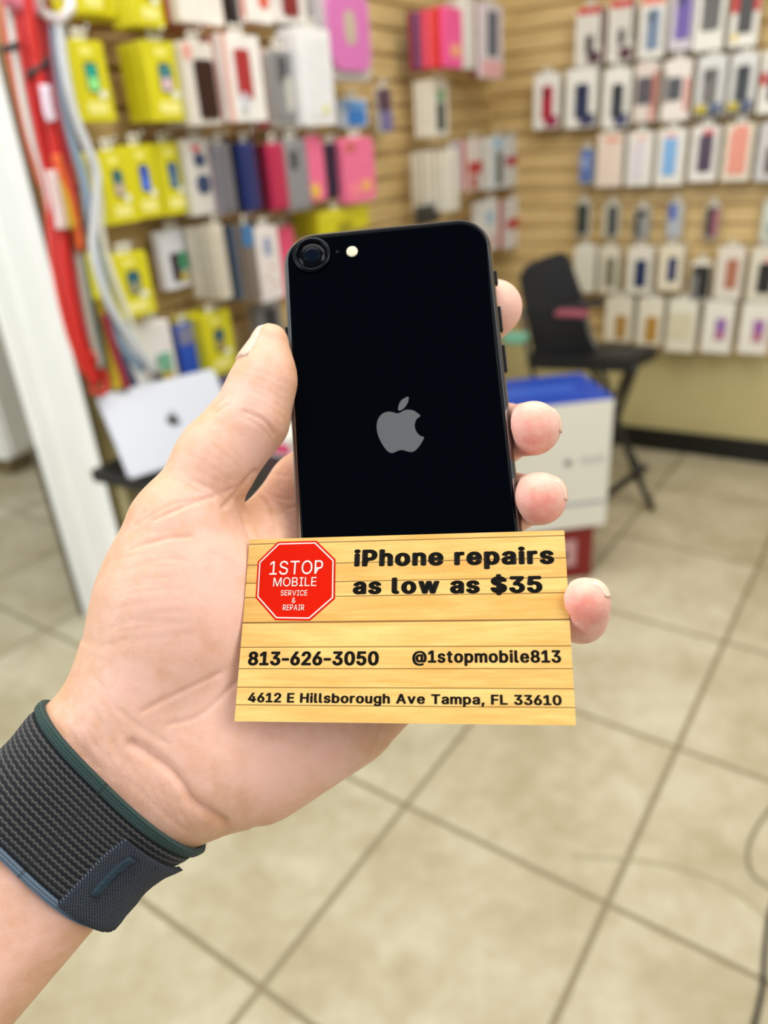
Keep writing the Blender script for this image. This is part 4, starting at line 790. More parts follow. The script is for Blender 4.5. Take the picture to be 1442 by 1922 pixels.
'@':(676,['355,-135 326,-134 298,-132 271,-128 246,-122 221,-114 199,-105 177,-94 158,-82 139,-68 122,-53 107,-36 93,-17 81,2 70,24 61,46 54,70 48,96 44,122 41,150 40,179 41,208 44,235 48,261 54,286 61,309 71,332 81,353 94,373 107,391 123,408 139,423 158,437 177,450 198,461 220,470 243,478 268,484 294,488 321,491 349,492 376,491 402,488 427,484 450,477 472,469 493,459 512,448 530,436 547,422 562,407 576,391 588,375 599,357 609,338 617,319 624,299 629,278 632,258 635,236 635,215 635,200 635,186 634,171 633,156 631,142 629,128 626,114 623,101 619,88 615,76 609,64 603,54 596,44 588,36 579,28 569,22 557,17 545,13 531,11 517,11 509,11 501,12 493,13 484,14 476,17 468,19 461,22 454,26 447,31 441,36 435,41 431,47 427,54 424,61 423,68 420,68 416,60 411,52 405,44 397,36 388,30 379,23 367,19 355,15 341,13 326,13 309,14 293,16 277,21 263,27 251,35 239,45 228,56 219,68 211,82 204,96 199,112 194,129 191,146 189,164 188,182 189,200 191,218 195,234 200,250 207,265 215,279 224,291 234,303 245,313 257,322 270,330 284,336 299,340 314,342 330,343 343,343 355,341 366,339 376,335 385,331 393,326 401,321 407,316 412,311 416,306 419,306 419,335 474,335 474,110 474,102 475,95 478,87 481,81 485,74 490,69 496,65 502,61 510,60 518,59 527,60 536,62 544,65 551,70 557,76 562,83 566,92 570,102 573,114 576,127 578,142 579,158 580,175 581,195 581,215 581,233 579,250 576,267 572,284 567,301 560,317 553,332 544,346 534,360 523,373 511,386 497,397 483,407 467,416 450,424 432,430 412,435 392,439 370,441 347,442 324,441 302,439 281,436 261,431 242,424 224,416 207,407 192,397 177,385 164,372 151,358 140,342 131,326 122,308 115,289 108,269 104,247 100,225 98,202 98,178 98,153 100,130 104,107 108,86 115,66 122,47 131,29 141,13 152,-2 165,-17 178,-29 193,-41 210,-51 227,-60 246,-68 266,-74 287,-79 309,-83 333,-85 357,-85 369,-85 380,-85 390,-84 401,-82 412,-80 422,-78 432,-76 441,-74 450,-71 458,-69 466,-66 473,-64 479,-62 485,-60 489,-59 504,-107 498,-109 490,-112 482,-115 474,-117 464,-120 454,-122 444,-125 433,-127 422,-129 411,-131 400,-132 388,-134 377,-134 366,-135','329,65 342,65 354,67 364,70 374,73 382,78 390,84 397,91 403,99 408,108 412,118 416,130 418,142 420,155 421,169 422,185 421,200 420,214 418,227 415,239 411,249 407,258 402,265 395,272 389,277 381,282 372,285 363,288 353,290 342,291 331,292 320,291 310,289 300,286 291,282 283,277 275,271 268,264 262,256 257,248 252,239 248,229 246,218 243,208 242,196 242,185 242,172 243,160 245,148 247,137 251,125 255,115 259,105 265,96 271,88 279,81 287,75 296,71 306,68 317,66']),
'A':(480,['16,0 201,509 276,509 463,0 395,0 287,302 283,314 279,327 274,341 269,356 264,372 259,390 253,409 246,430 239,453 232,478 245,478 238,453 231,430 225,408 218,389 213,371 208,355 203,340 198,326 194,314 191,302 85,0','110,142 110,199 370,199 370,142']),
'B':(456,['60,0 60,509 241,509 261,508 280,506 298,502 314,497 329,491 342,483 354,474 364,464 373,454 381,442 387,429 392,416 395,403 397,389 398,374 398,361 396,350 394,339 391,329 387,320 382,312 376,304 370,298 364,291 356,286 349,281 341,277 332,273 324,269 315,267 315,262 325,261 334,259 344,255 354,251 363,245 372,239 381,231 389,223 396,214 402,203 408,192 412,179 415,166 417,152 418,136 417,121 415,107 411,93 407,79 400,67 392,55 383,44 372,34 359,26 344,18 328,11 311,6 291,3 270,1 247,0','125,57 245,57 267,58 287,61 304,65 318,72 330,80 339,89 346,100 351,111 354,123 355,137 355,147 353,157 351,166 347,175 342,184 337,192 330,200 323,206 315,213 306,218 296,223 285,226 273,229 261,230 248,231 125,231','125,285 238,285 249,286 259,287 269,289 279,292 288,296 297,301 304,306 311,312 318,319 323,326 328,334 331,343 334,352 335,362 336,372 335,385 332,397 328,409 321,419 313,429 302,437 290,443 275,448 259,451 240,452 125,452']),
'C':(510,['267,-7 242,-6 217,-2 194,5 171,13 150,25 131,39 113,55 97,73 82,93 70,115 59,140 51,166 45,193 41,223 40,254 41,285 45,315 51,343 59,369 70,393 82,415 97,436 113,454 131,470 150,484 171,495 194,504 217,510 242,514 267,516 283,515 298,514 312,511 326,508 340,504 354,499 367,494 379,487 391,479 402,471 413,462 423,452 432,442 440,430 448,418 455,406 461,392 466,378 470,364 473,348 408,348 406,359 403,368 399,378 394,386 389,395 384,402 378,409 372,416 365,423 357,428 350,434 341,438 333,442 324,446 315,449 306,451 297,453 287,455 277,456 267,456 249,455 231,452 215,447 199,441 184,432 169,422 156,410 145,396 134,381 125,364 117,345 111,325 107,303 104,279 103,254 104,229 107,206 111,184 117,163 125,145 134,127 145,112 157,98 170,87 184,76 199,68 215,61 232,57 249,54 267,53 277,53 287,54 297,55 306,57 315,60 324,63 333,67 341,71 350,75 357,81 365,86 372,93 378,99 384,107 389,114 394,123 399,131 403,141 406,150 408,160 473,160 470,145 466,131 461,117 455,103 448,91 440,79 432,67 423,57 413,47 402,38 391,30 379,22 367,15 354,10 341,5 327,0 312,-3 298,-5 283,-6']),
'E':(419,['60,0 60,509 372,509 372,452 125,452 125,286 355,286 355,229 125,229 125,57 375,57 375,0']),
'F':(410,['60,0 60,509 369,509 369,452 125,452 125,278 346,278 346,221 125,221 125,0']),
'H':(517,['60,0 60,509 125,509 125,289 392,289 392,509 457,509 457,0 392,0 392,232 125,232 125,0']),
'I':(300,['31,0 31,57 118,57 118,452 31,452 31,509 269,509 269,452 183,452 183,57 269,57 269,0']),
'L':(393,['60,0 60,509 125,509 125,57 361,57 361,0']),
'M':(628,['60,0 60,509 152,509 277,187 279,182 281,177 283,172 285,165 287,159 299,123 302,115 304,107 307,99 309,92 311,84 314,76 316,69 318,62 320,55 322,49 307,49 318,83 320,90 323,98 325,106 327,113 330,121 332,129 335,137 337,144 340,151 342,158 344,165 347,171 349,177 351,182 352,187 476,509 568,509 568,0 504,0 504,291 504,327 505,335 505,343 505,352 505,360 505,369 506,413 507,457 513,457 510,448 507,438 504,429 501,419 498,409 494,400 491,390 488,381 485,372 482,363 479,354 476,345 473,337 470,329 467,322 465,315 462,308 460,302 458,296 456,291 342,0 286,0 170,291 168,296 166,301 164,307 162,314 159,321 156,328 154,336 151,344 148,352 145,361 142,370 139,379 136,388 132,398 129,408 126,417 122,427 119,437 116,447 112,457 119,457 119,449 119,441 120,433 120,425 120,416 120,407 120,398 121,389 121,381 121,372 122,328 122,320 122,312 122,305 122,298 122,291 122,0']),
'O':(533,['267,-7 241,-6 217,-2 194,5 171,13 150,25 131,39 113,55 97,73 82,93 70,115 59,140 51,166 45,193 41,223 40,254 41,285 45,315 51,343 59,369 70,393 82,415 97,436 113,454 131,470 150,484 171,495 194,504 217,510 241,514 267,516 293,514 317,510 340,504 363,495 384,484 403,470 421,454 437,436 451,415 464,393 474,369 482,343 488,315 492,285 493,254 492,223 488,193 482,166 474,140 464,115 451,93 437,73 421,55 403,39 384,25 363,13 340,5 317,-2 293,-6','267,53 285,54 302,57 318,61 334,68 349,76 364,86 377,98 388,112 399,127 408,144 416,163 422,183 427,205 429,229 430,254 429,279 427,303 422,325 416,346 408,365 399,382 388,397 377,411 364,423 349,433 334,441 318,447 302,452 285,455 267,456 249,455 232,452 215,447 199,441 184,433 170,422 157,411 145,397 135,381 125,364 117,345 111,325 107,303 104,279 103,254 104,229 107,205 111,183 117,163 125,144 135,127 145,112 157,98 170,86 184,76 199,68 215,61 232,57 249,54']),
'P':(445,['60,0 60,509 235,509 258,508 279,505 298,501 316,495 332,487 347,478 360,468 371,456 381,444 390,430 397,415 402,399 406,383 408,365 409,348 408,330 406,313 402,296 397,280 390,265 381,251 371,239 360,227 347,216 332,207 316,199 298,193 279,189 258,187 235,186 109,186 109,242 233,242 248,243 262,245 275,247 287,251 297,256 306,262 315,269 322,276 328,284 333,294 337,303 340,314 343,325 344,336 344,348 344,359 343,371 340,382 337,392 333,402 328,411 322,419 315,426 306,433 297,439 286,443 275,447 262,450 248,451 232,452 125,452 125,0']),
'R':(449,['60,0 60,509 236,509 259,508 280,505 299,501 317,496 333,489 348,480 361,470 372,459 382,447 390,433 397,419 403,403 406,387 409,370 409,352 409,334 406,317 403,301 397,286 390,271 382,258 372,246 361,235 348,226 333,217 317,210 299,205 279,201 258,198 236,198 96,198 96,255 234,255 249,256 263,257 276,259 287,263 298,267 307,272 315,278 322,285 329,292 334,300 338,309 341,319 343,329 345,340 345,352 345,364 343,375 341,386 338,395 334,405 329,413 322,421 315,428 307,434 298,440 287,444 275,448 262,450 248,452 233,452 125,452 125,0','353,0 230,229 303,229 428,0']),
'S':(447,['224,-9 202,-8 182,-6 162,-2 144,3 128,9 112,17 98,26 85,36 74,48 64,60 56,74 49,88 44,103 40,120 38,137 104,137 106,125 109,115 112,105 117,96 123,88 130,80 138,74 147,68 156,63 166,59 177,55 188,53 200,51 212,50 224,49 237,50 250,51 263,53 275,56 286,60 296,65 306,71 315,77 323,84 329,92 335,100 340,109 343,119 345,129 346,139 345,149 343,157 341,165 337,172 332,179 326,185 320,190 313,195 305,200 296,205 287,208 277,212 267,216 256,219 245,222 184,239 160,247 138,256 118,266 101,277 86,289 74,303 64,318 57,335 53,353 52,372 53,389 56,405 60,420 67,434 75,448 85,460 96,471 109,481 122,490 138,498 154,504 171,509 189,513 208,515 227,516 247,515 266,513 283,509 300,504 316,498 331,490 344,481 357,471 367,461 377,449 385,436 392,422 396,408 399,393 401,378 337,378 335,393 330,406 323,418 313,428 302,437 289,445 275,451 259,455 243,458 225,459 212,458 200,457 188,455 178,452 167,448 158,443 149,438 141,432 135,425 129,418 124,411 120,402 117,394 116,385 115,376 116,366 118,356 121,348 125,340 131,334 138,327 145,322 152,317 161,312 169,308 178,305 187,301 196,298 204,296 212,293 264,279 273,277 282,274 292,271 302,267 312,264 321,259 331,255 341,249 350,244 359,238 367,231 375,224 382,215 389,207 395,198 399,187 403,177 406,165 408,152 408,139 407,122 405,107 400,92 394,77 386,64 377,51 366,39 353,28 339,19 323,11 306,4 288,-2 268,-6 246,-8']),
'T':(449,['32,452 32,509 417,509 417,452 257,452 257,0 193,0 193,452']),
'V':(480,['204,0 16,509 84,509 192,206 196,195 200,183 205,169 210,154 215,137 221,119 227,100 234,78 241,55 248,31 235,31 242,56 249,79 255,101 261,120 267,138 272,154 277,169 282,183 286,195 290,206 395,509 463,509 278,0']),
'a':(389,['160,-9 146,-8 132,-6 119,-4 106,0 94,5 83,11 73,18 63,26 55,35 48,45 41,55 37,67 33,80 31,93 30,108 31,120 32,132 35,143 39,152 43,161 49,169 55,176 62,182 69,188 78,193 86,198 95,202 105,205 115,208 125,211 136,213 146,215 157,217 168,218 178,220 191,222 203,223 215,224 225,226 234,227 242,228 249,229 255,231 261,233 265,235 269,238 272,241 274,245 275,249 276,255 275,266 274,274 272,282 270,290 267,297 263,303 258,309 253,314 247,318 240,322 232,325 224,328 215,329 206,330 196,331 185,330 175,329 166,328 157,325 149,322 142,319 135,315 128,310 123,306 118,301 113,296 109,290 105,285 102,279 100,274 41,291 47,304 53,317 61,328 69,337 79,346 88,354 99,360 110,366 121,371 133,375 145,379 157,381 169,383 182,384 194,384 202,384 211,384 220,383 229,381 239,379 249,377 258,374 268,370 277,366 286,360 294,354 302,347 310,339 316,330 322,320 327,309 331,297 334,283 336,268 337,251 337,0 277,0 277,52 272,52 270,47 266,41 262,36 257,30 252,25 246,19 239,14 232,9 224,5 215,1 206,-2 195,-5 184,-7 172,-8','170,45 184,46 196,48 207,50 218,54 228,59 237,64 245,71 252,78 258,85 263,93 268,102 271,111 274,119 275,129 276,138 276,190 274,188 271,186 268,185 264,183 259,182 254,181 249,179 243,178 238,177 231,176 225,175 219,174 213,173 206,172 200,171 194,170 189,170 184,169 180,168 175,168 167,167 158,165 150,163 142,161 134,159 127,156 120,152 114,148 108,144 103,139 99,134 96,128 94,121 92,113 92,105 92,97 93,90 95,84 98,78 102,72 106,67 111,63 117,59 123,55 130,52 137,50 145,48 153,47 161,46']),
'b':(424,['229,-8 216,-8 204,-6 192,-4 182,-1 172,4 164,9 156,14 149,19 143,25 138,31 133,37 129,43 125,49 121,54 118,59 112,59 112,0 53,0 53,509 114,509 114,319 118,319 121,324 125,329 129,334 133,340 137,346 143,352 149,357 155,363 163,368 171,373 181,377 191,380 203,383 215,384 229,384 248,383 265,381 282,376 298,369 313,361 327,350 339,338 351,325 361,309 370,293 377,274 383,255 387,234 389,212 390,189 389,165 387,143 383,122 377,103 370,84 361,68 351,52 340,39 327,27 313,16 298,7 282,1 266,-4 248,-7','220,47 234,48 247,50 258,54 269,59 279,66 289,74 297,83 304,93 310,104 316,117 320,130 324,144 326,158 328,174 328,189 328,205 326,220 324,234 320,248 316,261 311,273 304,284 297,294 289,303 280,311 270,318 259,323 247,327 234,329 220,330 207,329 194,327 182,323 171,318 161,312 152,304 144,296 137,286 130,275 125,263 121,250 117,236 115,221 113,206 113,189 113,173 115,157 117,142 121,128 125,115 131,103 137,92 144,82 152,73 162,65 172,58 183,53 194,50 207,47']),
'e':(404,['212,-8 191,-7 170,-4 151,1 133,8 117,16 102,27 88,39 76,53 65,68 56,85 48,103 42,122 38,143 35,164 34,187 35,210 38,231 42,252 48,271 55,290 64,307 75,322 87,336 100,349 115,359 131,368 148,375 166,380 185,383 205,384 218,384 230,383 242,381 254,378 266,374 277,369 289,364 299,357 309,349 319,341 328,331 337,321 344,309 351,296 357,282 362,267 366,250 369,233 371,214 371,194 371,169 75,169 75,221 338,221 310,202 309,217 308,231 305,244 302,257 298,269 292,280 286,290 279,299 271,307 263,314 253,320 242,324 231,328 218,329 205,330 192,329 179,327 167,324 156,319 146,313 137,306 129,298 121,290 115,280 109,270 104,259 101,247 98,235 96,223 96,211 96,178 97,161 98,146 101,132 105,118 110,106 117,95 124,85 132,76 141,68 151,61 162,56 173,52 186,49 199,47 212,46 221,46 230,47 238,48 246,50 254,53 261,56 268,59 274,63 280,68 285,73 290,78 295,84 299,91 303,98 306,105 365,91 361,79 356,68 350,58 343,48 335,39 326,31 316,23 306,16 295,10 283,4 270,0 256,-4 242,-6 227,-8']),
'g':(425,['207,-151 191,-150 175,-149 160,-147 147,-144 134,-140 122,-135 111,-130 100,-124 91,-117 82,-110 74,-103 67,-95 61,-86 55,-78 51,-69 101,-41 105,-45 108,-50 112,-55 117,-61 122,-66 127,-71 133,-76 139,-80 146,-84 154,-88 163,-92 173,-94 183,-96 195,-97 207,-97 225,-96 241,-94 256,-89 270,-83 282,-75 293,-65 301,-53 307,-40 310,-24 311,-6 311,68 306,68 303,63 300,58 296,53 291,47 287,41 281,36 275,30 268,25 261,20 252,16 243,12 233,9 221,7 209,5 195,5 177,6 160,8 143,13 128,19 113,27 99,36 86,47 74,60 64,74 55,90 48,108 42,126 38,147 35,168 34,191 35,214 37,236 42,256 47,275 55,293 64,310 74,325 86,338 98,350 112,361 127,369 143,376 160,381 178,383 196,384 210,384 222,383 234,380 244,377 253,373 262,368 270,363 277,358 283,352 288,346 293,340 297,334 301,329 305,324 308,319 313,319 313,379 372,379 372,-9 372,-28 369,-46 364,-62 358,-77 350,-90 341,-102 330,-112 318,-121 305,-129 291,-136 275,-141 259,-145 242,-148 225,-150','205,59 218,60 231,62 243,65 254,69 264,75 273,82 281,90 288,99 294,110 300,121 304,133 308,147 310,161 312,176 312,193 312,208 310,223 308,238 305,251 300,264 295,276 288,286 281,296 273,305 264,312 254,319 243,323 231,327 218,329 205,330 191,329 178,327 166,323 155,318 145,312 136,304 128,295 120,285 114,274 109,262 104,250 101,236 98,222 97,208 96,193 97,177 98,162 101,148 104,135 109,123 114,111 121,101 128,91 136,83 145,76 156,70 167,65 178,62 191,60']),
'h':(410,['114,227 114,0 53,0 53,509 114,509 114,287 102,287 110,307 119,324 129,339 140,352 152,362 165,370 180,376 195,381 211,384 227,384 242,384 257,382 270,379 283,374 295,369 306,362 316,353 326,344 334,333 341,321 347,307 351,293 354,276 356,259 357,240 357,0 296,0 296,235 295,252 292,268 288,281 281,294 273,304 263,313 252,320 239,325 225,328 210,329 199,329 189,327 179,325 170,322 161,317 152,312 145,306 138,299 132,291 126,283 122,273 118,263 116,252 114,240']),
'i':(167,['53,0 53,379 114,379 114,0','84,443 77,443 71,445 65,447 59,450 54,455 49,460 46,465 43,471 42,477 41,483 42,490 43,496 46,502 49,507 54,512 59,516 65,519 71,522 77,523 84,524 91,523 97,522 103,519 109,516 114,512 118,507 122,502 124,496 126,490 126,483 126,477 124,471 122,465 118,460 114,455 109,450 103,447 97,445 91,443']),
'l':(189,['139,-2 123,-1 108,1 95,6 83,12 74,20 66,30 60,41 56,54 53,68 53,84 53,509 114,509 114,99 114,89 115,80 116,73 118,67 120,62 123,59 127,56 133,54 139,52 146,52 150,52 153,52 156,52 160,53 164,53 166,54 170,54 181,3 177,2 174,1 170,0 166,0 162,-1 157,-1 153,-2 148,-2 144,-2']),
'm':(610,['53,0 53,379 112,379 112,295 108,295 111,307 115,318 120,328 126,337 132,346 140,354 147,360 155,366 163,372 172,376 181,380 190,383 200,385 209,386 219,386 235,385 250,382 264,377 276,370 287,361 297,350 305,338 312,325 317,310 321,295 312,295 316,306 320,316 325,326 330,335 337,343 345,351 353,358 361,364 371,370 381,375 391,379 402,382 413,384 425,386 437,386 450,386 462,384 474,381 486,377 497,372 508,365 517,358 526,349 534,339 541,328 546,316 551,303 554,288 556,272 557,255 557,0 496,0 496,254 495,269 492,283 487,295 481,305 473,313 463,319 453,324 442,328 431,330 419,330 409,330 399,329 390,327 382,324 374,320 367,315 361,310 355,304 350,297 345,290 342,282 339,274 337,266 336,257 335,247 335,0 274,0 274,260 273,272 271,283 267,293 261,303 253,311 244,318 234,323 224,327 212,330 199,330 191,330 182,329 174,327 166,324 158,320 150,316 143,310 137,304 131,297 126,289 121,281 118,271 116,261 114,250 114,238 114,0']),
'n':(410,['114,227 114,0 53,0 53,379 112,379 112,287 102,287 110,307 119,324 129,339 140,352 152,362 165,370 180,376 195,381 211,384 227,384 242,384 257,382 270,379 283,374 295,369 306,362 316,353 325,344 333,333 341,321 347,307 351,293 354,276 356,259 357,240 357,0 296,0 296,235 295,252 292,268 288,281 281,294 273,304 263,313 252,320 239,325 225,328 210,329 199,329 189,327 179,325 170,322 161,317 152,312 145,306 138,299 132,291 126,283 122,273 118,263 116,252 114,240']),
'o':(415,['207,-8 187,-7 168,-4 150,1 133,8 117,16 102,27 88,39 76,53 65,68 56,85 48,103 42,123 38,143 35,165 34,187 35,211 38,233 42,253 48,273 56,291 65,308 76,323 88,337 102,349 117,360 133,369 150,376 168,380 187,383 207,384 228,383 247,380 265,376 282,369 299,360 314,349 327,337 339,323 350,308 359,291 367,273 373,253 378,233 380,211 381,187 380,165 378,143 373,123 367,103 359,85 350,68 339,53 327,39 314,27 299,16 282,8 265,1 247,-4 228,-7','207,46 222,47 236,50 248,53 260,59 270,66 280,74 288,83 295,94 302,105 307,117 311,131 315,144 317,158 319,173 319,187 319,202 317,217 315,231 311,245 307,258 302,271 295,282 288,292 280,302 270,310 260,317 248,323 236,327 222,329 207,330 193,329 179,327 167,323 155,317 145,310 136,302 127,292 120,282 114,271 108,258 104,245 101,231 98,217 97,203 96,187 97,173 98,158 101,144 104,131 108,117 114,105 120,94 127,83 136,74 145,66 155,59 167,53 179,50 193,47']),
'p':(424,['53,-143 53,379 112,379 112,319 118,319 121,324 124,329 128,334 133,340 137,346 143,352 149,357 155,363 163,368 171,373 181,377 191,380 203,383 215,384 229,384 248,383 265,381 282,376 298,369 313,361 327,350 339,338 351,325 361,309 370,293 377,274 383,255 387,234 389,212 390,189 389,165 387,143 383,122 377,103 370,84 361,68 351,52 340,39 327,27 313,16 298,7 282,1 266,-4 248,-7 229,-8 216,-8 204,-6 192,-4 182,-1 173,4 164,9 156,14 150,19 143,25 138,31 133,37 129,43 125,49 121,54 118,59 114,59 114,-143','220,47 234,48 247,50 258,54 269,59 279,66 289,74 297,83 304,93 310,104 316,117 320,130 324,144 326,158 328,174 328,189 328,205 326,220 324,234 320,248 316,261 311,273 304,284 297,294 289,303 280,311 270,318 259,323 247,327 234,329 220,330 207,329 194,327 182,323 171,318 161,312 152,304 144,296 137,286 130,275 125,263 121,250 117,236 115,221 113,206 113,189 113,173 115,157 117,142 121,128 125,115 131,103 137,92 144,82 152,73 162,65 172,58 183,53 194,50 207,47']),
'r':(259,['53,0 53,379 112,379 112,321 115,321 120,332 126,342 134,351 142,360 152,367 163,374 175,378 187,382 200,384 213,385 216,385 219,385 222,385 226,385 229,384 233,384 236,384 239,384 243,384 243,322 240,323 237,323 234,324 230,324 226,325 221,325 216,325 212,326 207,326 196,325 186,324 177,322 168,319 159,315 151,310 144,304 137,298 131,291 126,284 121,275 118,267 116,257 114,247 114,237 114,0']),
's':(365,['182,-8 167,-8 152,-6 138,-4 125,-1 112,3 100,9 89,15 79,21 70,29 62,38 54,47 48,58 43,69 39,81 36,94 94,107 98,95 102,84 108,75 116,67 124,60 134,55 144,51 156,48 168,46 181,45 196,46 210,48 223,51 234,56 244,62 253,69 260,77 264,85 267,94 268,103 267,110 266,118 263,124 259,130 254,136 248,141 241,145 232,149 223,152 212,155 149,170 130,175 112,182 97,190 83,198 72,208 63,219 56,231 51,244 48,258 47,274 48,287 50,299 53,310 58,321 65,332 73,341 82,350 92,357 103,364 115,370 128,375 142,379 156,382 171,384 187,384 202,384 216,383 230,380 242,377 254,372 265,367 274,361 283,355 292,347 299,339 305,330 311,321 316,311 320,301 324,290 268,277 265,286 261,294 256,301 250,309 243,316 234,322 225,326 214,330 201,332 187,333 174,332 162,330 151,327 140,322 131,317 123,310 117,303 112,295 109,286 109,277 109,269 111,262 114,255 118,249 124,243 131,238 139,234 149,230 159,226 172,223 229,209 249,204 267,197 282,190 295,181 306,171 315,161 322,149 327,136 330,122 331,107 330,93 328,81 324,69 319,58 312,47 304,37 295,28 284,20 273,13 260,6 246,1 231,-3 216,-6 199,-8']),
't':(227,['204,379 204,327 6,327 6,379','65,471 126,471 126,98 126,88 128,80 130,73 132,66 136,61 141,57 146,54 153,52 161,50 170,50 173,50 176,50 182,51 185,51 189,52 192,52 196,53 199,53 202,54 213,2 209,1 205,0 201,-1 197,-2 192,-3 187,-3 182,-4 178,-4 173,-4 168,-4 150,-3 133,0 117,5 104,12 92,21 82,32 75,45 69,59 66,75 65,93']),
'u':(410,['182,-5 167,-4 153,-3 140,1 127,5 115,11 104,18 94,26 84,36 76,47 69,59 63,72 59,87 55,103 53,120 53,139 53,379 114,379 114,144 115,127 117,112 122,98 129,86 137,75 147,66 158,59 171,54 185,51 200,50 211,51 221,52 231,54 240,58 249,62 257,67 265,73 272,80 278,88 283,97 288,106 291,117 294,128 296,140 296,153 296,379 357,379 357,0 298,0 298,92 307,92 300,72 291,54 281,39 269,27 257,17 244,9 230,3 215,-2 199,-4']),
'v':(389,['163,0 17,379 84,379 165,155 170,141 175,128 179,114 183,100 187,87 191,73 194,60 198,47 202,34 206,21 184,21 188,34 192,47 196,60 199,73 203,87 206,100 210,114 215,128 219,141 224,155 305,379 371,379 226,0']),
'w':(567,['138,0 23,379 87,379 133,214 137,200 141,185 145,169 150,153 154,137 158,119 162,101 167,82 171,62 175,41 165,41 169,61 173,81 177,99 181,117 186,135 190,152 194,168 198,184 202,199 206,214 252,379 316,379 362,214 365,199 369,184 373,169 377,152 382,136 386,118 390,100 394,81 398,62 402,41 391,41 396,61 400,81 404,100 409,118 413,135 417,152 421,168 426,184 430,199 434,214 480,379 545,379 429,0 368,0 319,172 316,182 313,193 310,204 307,214 305,225 302,236 299,247 296,258 293,269 291,280 288,292 285,303 282,315 279,326 277,338 291,338 288,326 285,315 282,303 280,292 277,280 274,269 271,258 268,247 265,236 263,225 260,214 257,203 254,192 251,182 248,172 199,0'])}
CAP_H = max(int(p.split(',')[1]) for p in GLYPHS['H'][1][0].split())
def text_part(name, body, pose, px0, px1, ytop, ybase, m, parent, bold=0.0, lift=0.00012):
    """letters as one thin raised mesh fitted between the picture points given (all at their place on the card);
    bold: how far the strokes swell, as a share of the capital height"""
    b = abs(bold)*CAP_H; sq = 0.6; V = []; F = []; x = 0.0
    for ch in body:
        if ch == ' ': x += 250; continue
        adv, loops = GLYPHS[ch]
        loops = [np.array([[float(v) for v in p.split(',')] for p in l.split()]) for l in loops]
        cu = bpy.data.curves.new('letter', 'CURVE'); cu.dimensions = '2D'; cu.fill_mode = 'FRONT'
        xo = min(l[:, 0].min() for l in loops)
        for l in loops:
            sp = cu.splines.new('POLY'); sp.points.add(len(l)-1); sp.use_cyclic_u = True
            for k, (px, py) in enumerate(l): sp.points[k].co = (px, py, 0, 1)
        ob = bpy.data.objects.new('letter', cu); me = bpy.data.meshes.new_from_object(ob)
        x += b-xo; wg = max(l[:, 0].max() for l in loops)-xo
        n0 = len(V); V += [(v.co.x+x, v.co.y) for v in me.vertices]; F += [tuple(n0+i for i in p.vertices) for p in me.polygons]
        bpy.data.objects.remove(ob); bpy.data.meshes.remove(me); bpy.data.curves.remove(cu)
        if b > 0:
            for l in loops:
                for k in range(len(l)):
                    p, q = l[k], l[(k+1) % len(l)]; d = q-p; d = np.array([d[0], d[1]/sq]); d = d/(np.linalg.norm(d)+1e-9)*b; nn = np.array([-d[1], d[0]*sq]); n0 = len(V)
                    V += [tuple(w+np.array([x, 0])) for w in (p+nn, q+nn, q-nn, p-nn)]; F.append((n0, n0+1, n0+2, n0+3)); n0 = len(V)
                    V += [(p[0]+x+b*math.cos(t), p[1]+b*sq*math.sin(t)) for t in np.linspace(0, 2*math.pi, 8, endpoint=False)+math.pi/8]; F.append(tuple(range(n0, n0+8)))
        x += xo+wg+b+CAP_H*(0.10 if b > 0 else 0.19)
    co = np.array(V); (yt0, yt1), (yb0, yb1) = ytop, ybase
    A = np.array(pose.uv(px0, yb0)); B = np.array(pose.uv(px1, yb1)); T = np.array(pose.uv(px0, yt0))
    ex = B-A; wid = np.linalg.norm(ex); ex = ex/wid; ez = np.array([-ex[1], ex[0]]); hgt = abs((T-A)@ez)
    x0, x1 = co[:, 0].min(), co[:, 0].max()
    X = (co[:, 0]-x0)/(x1-x0)*wid; Z = (co[:, 1]+b*sq)/(CAP_H+2*b*sq)*hgt
    P = A[None]+ex[None]*X[:, None]+ez[None]*Z[:, None]
    me = meshdata(name, np.column_stack([P[:, 0], np.full(len(P), -lift), P[:, 1]]), F)
    return link(name, me, m, parent)
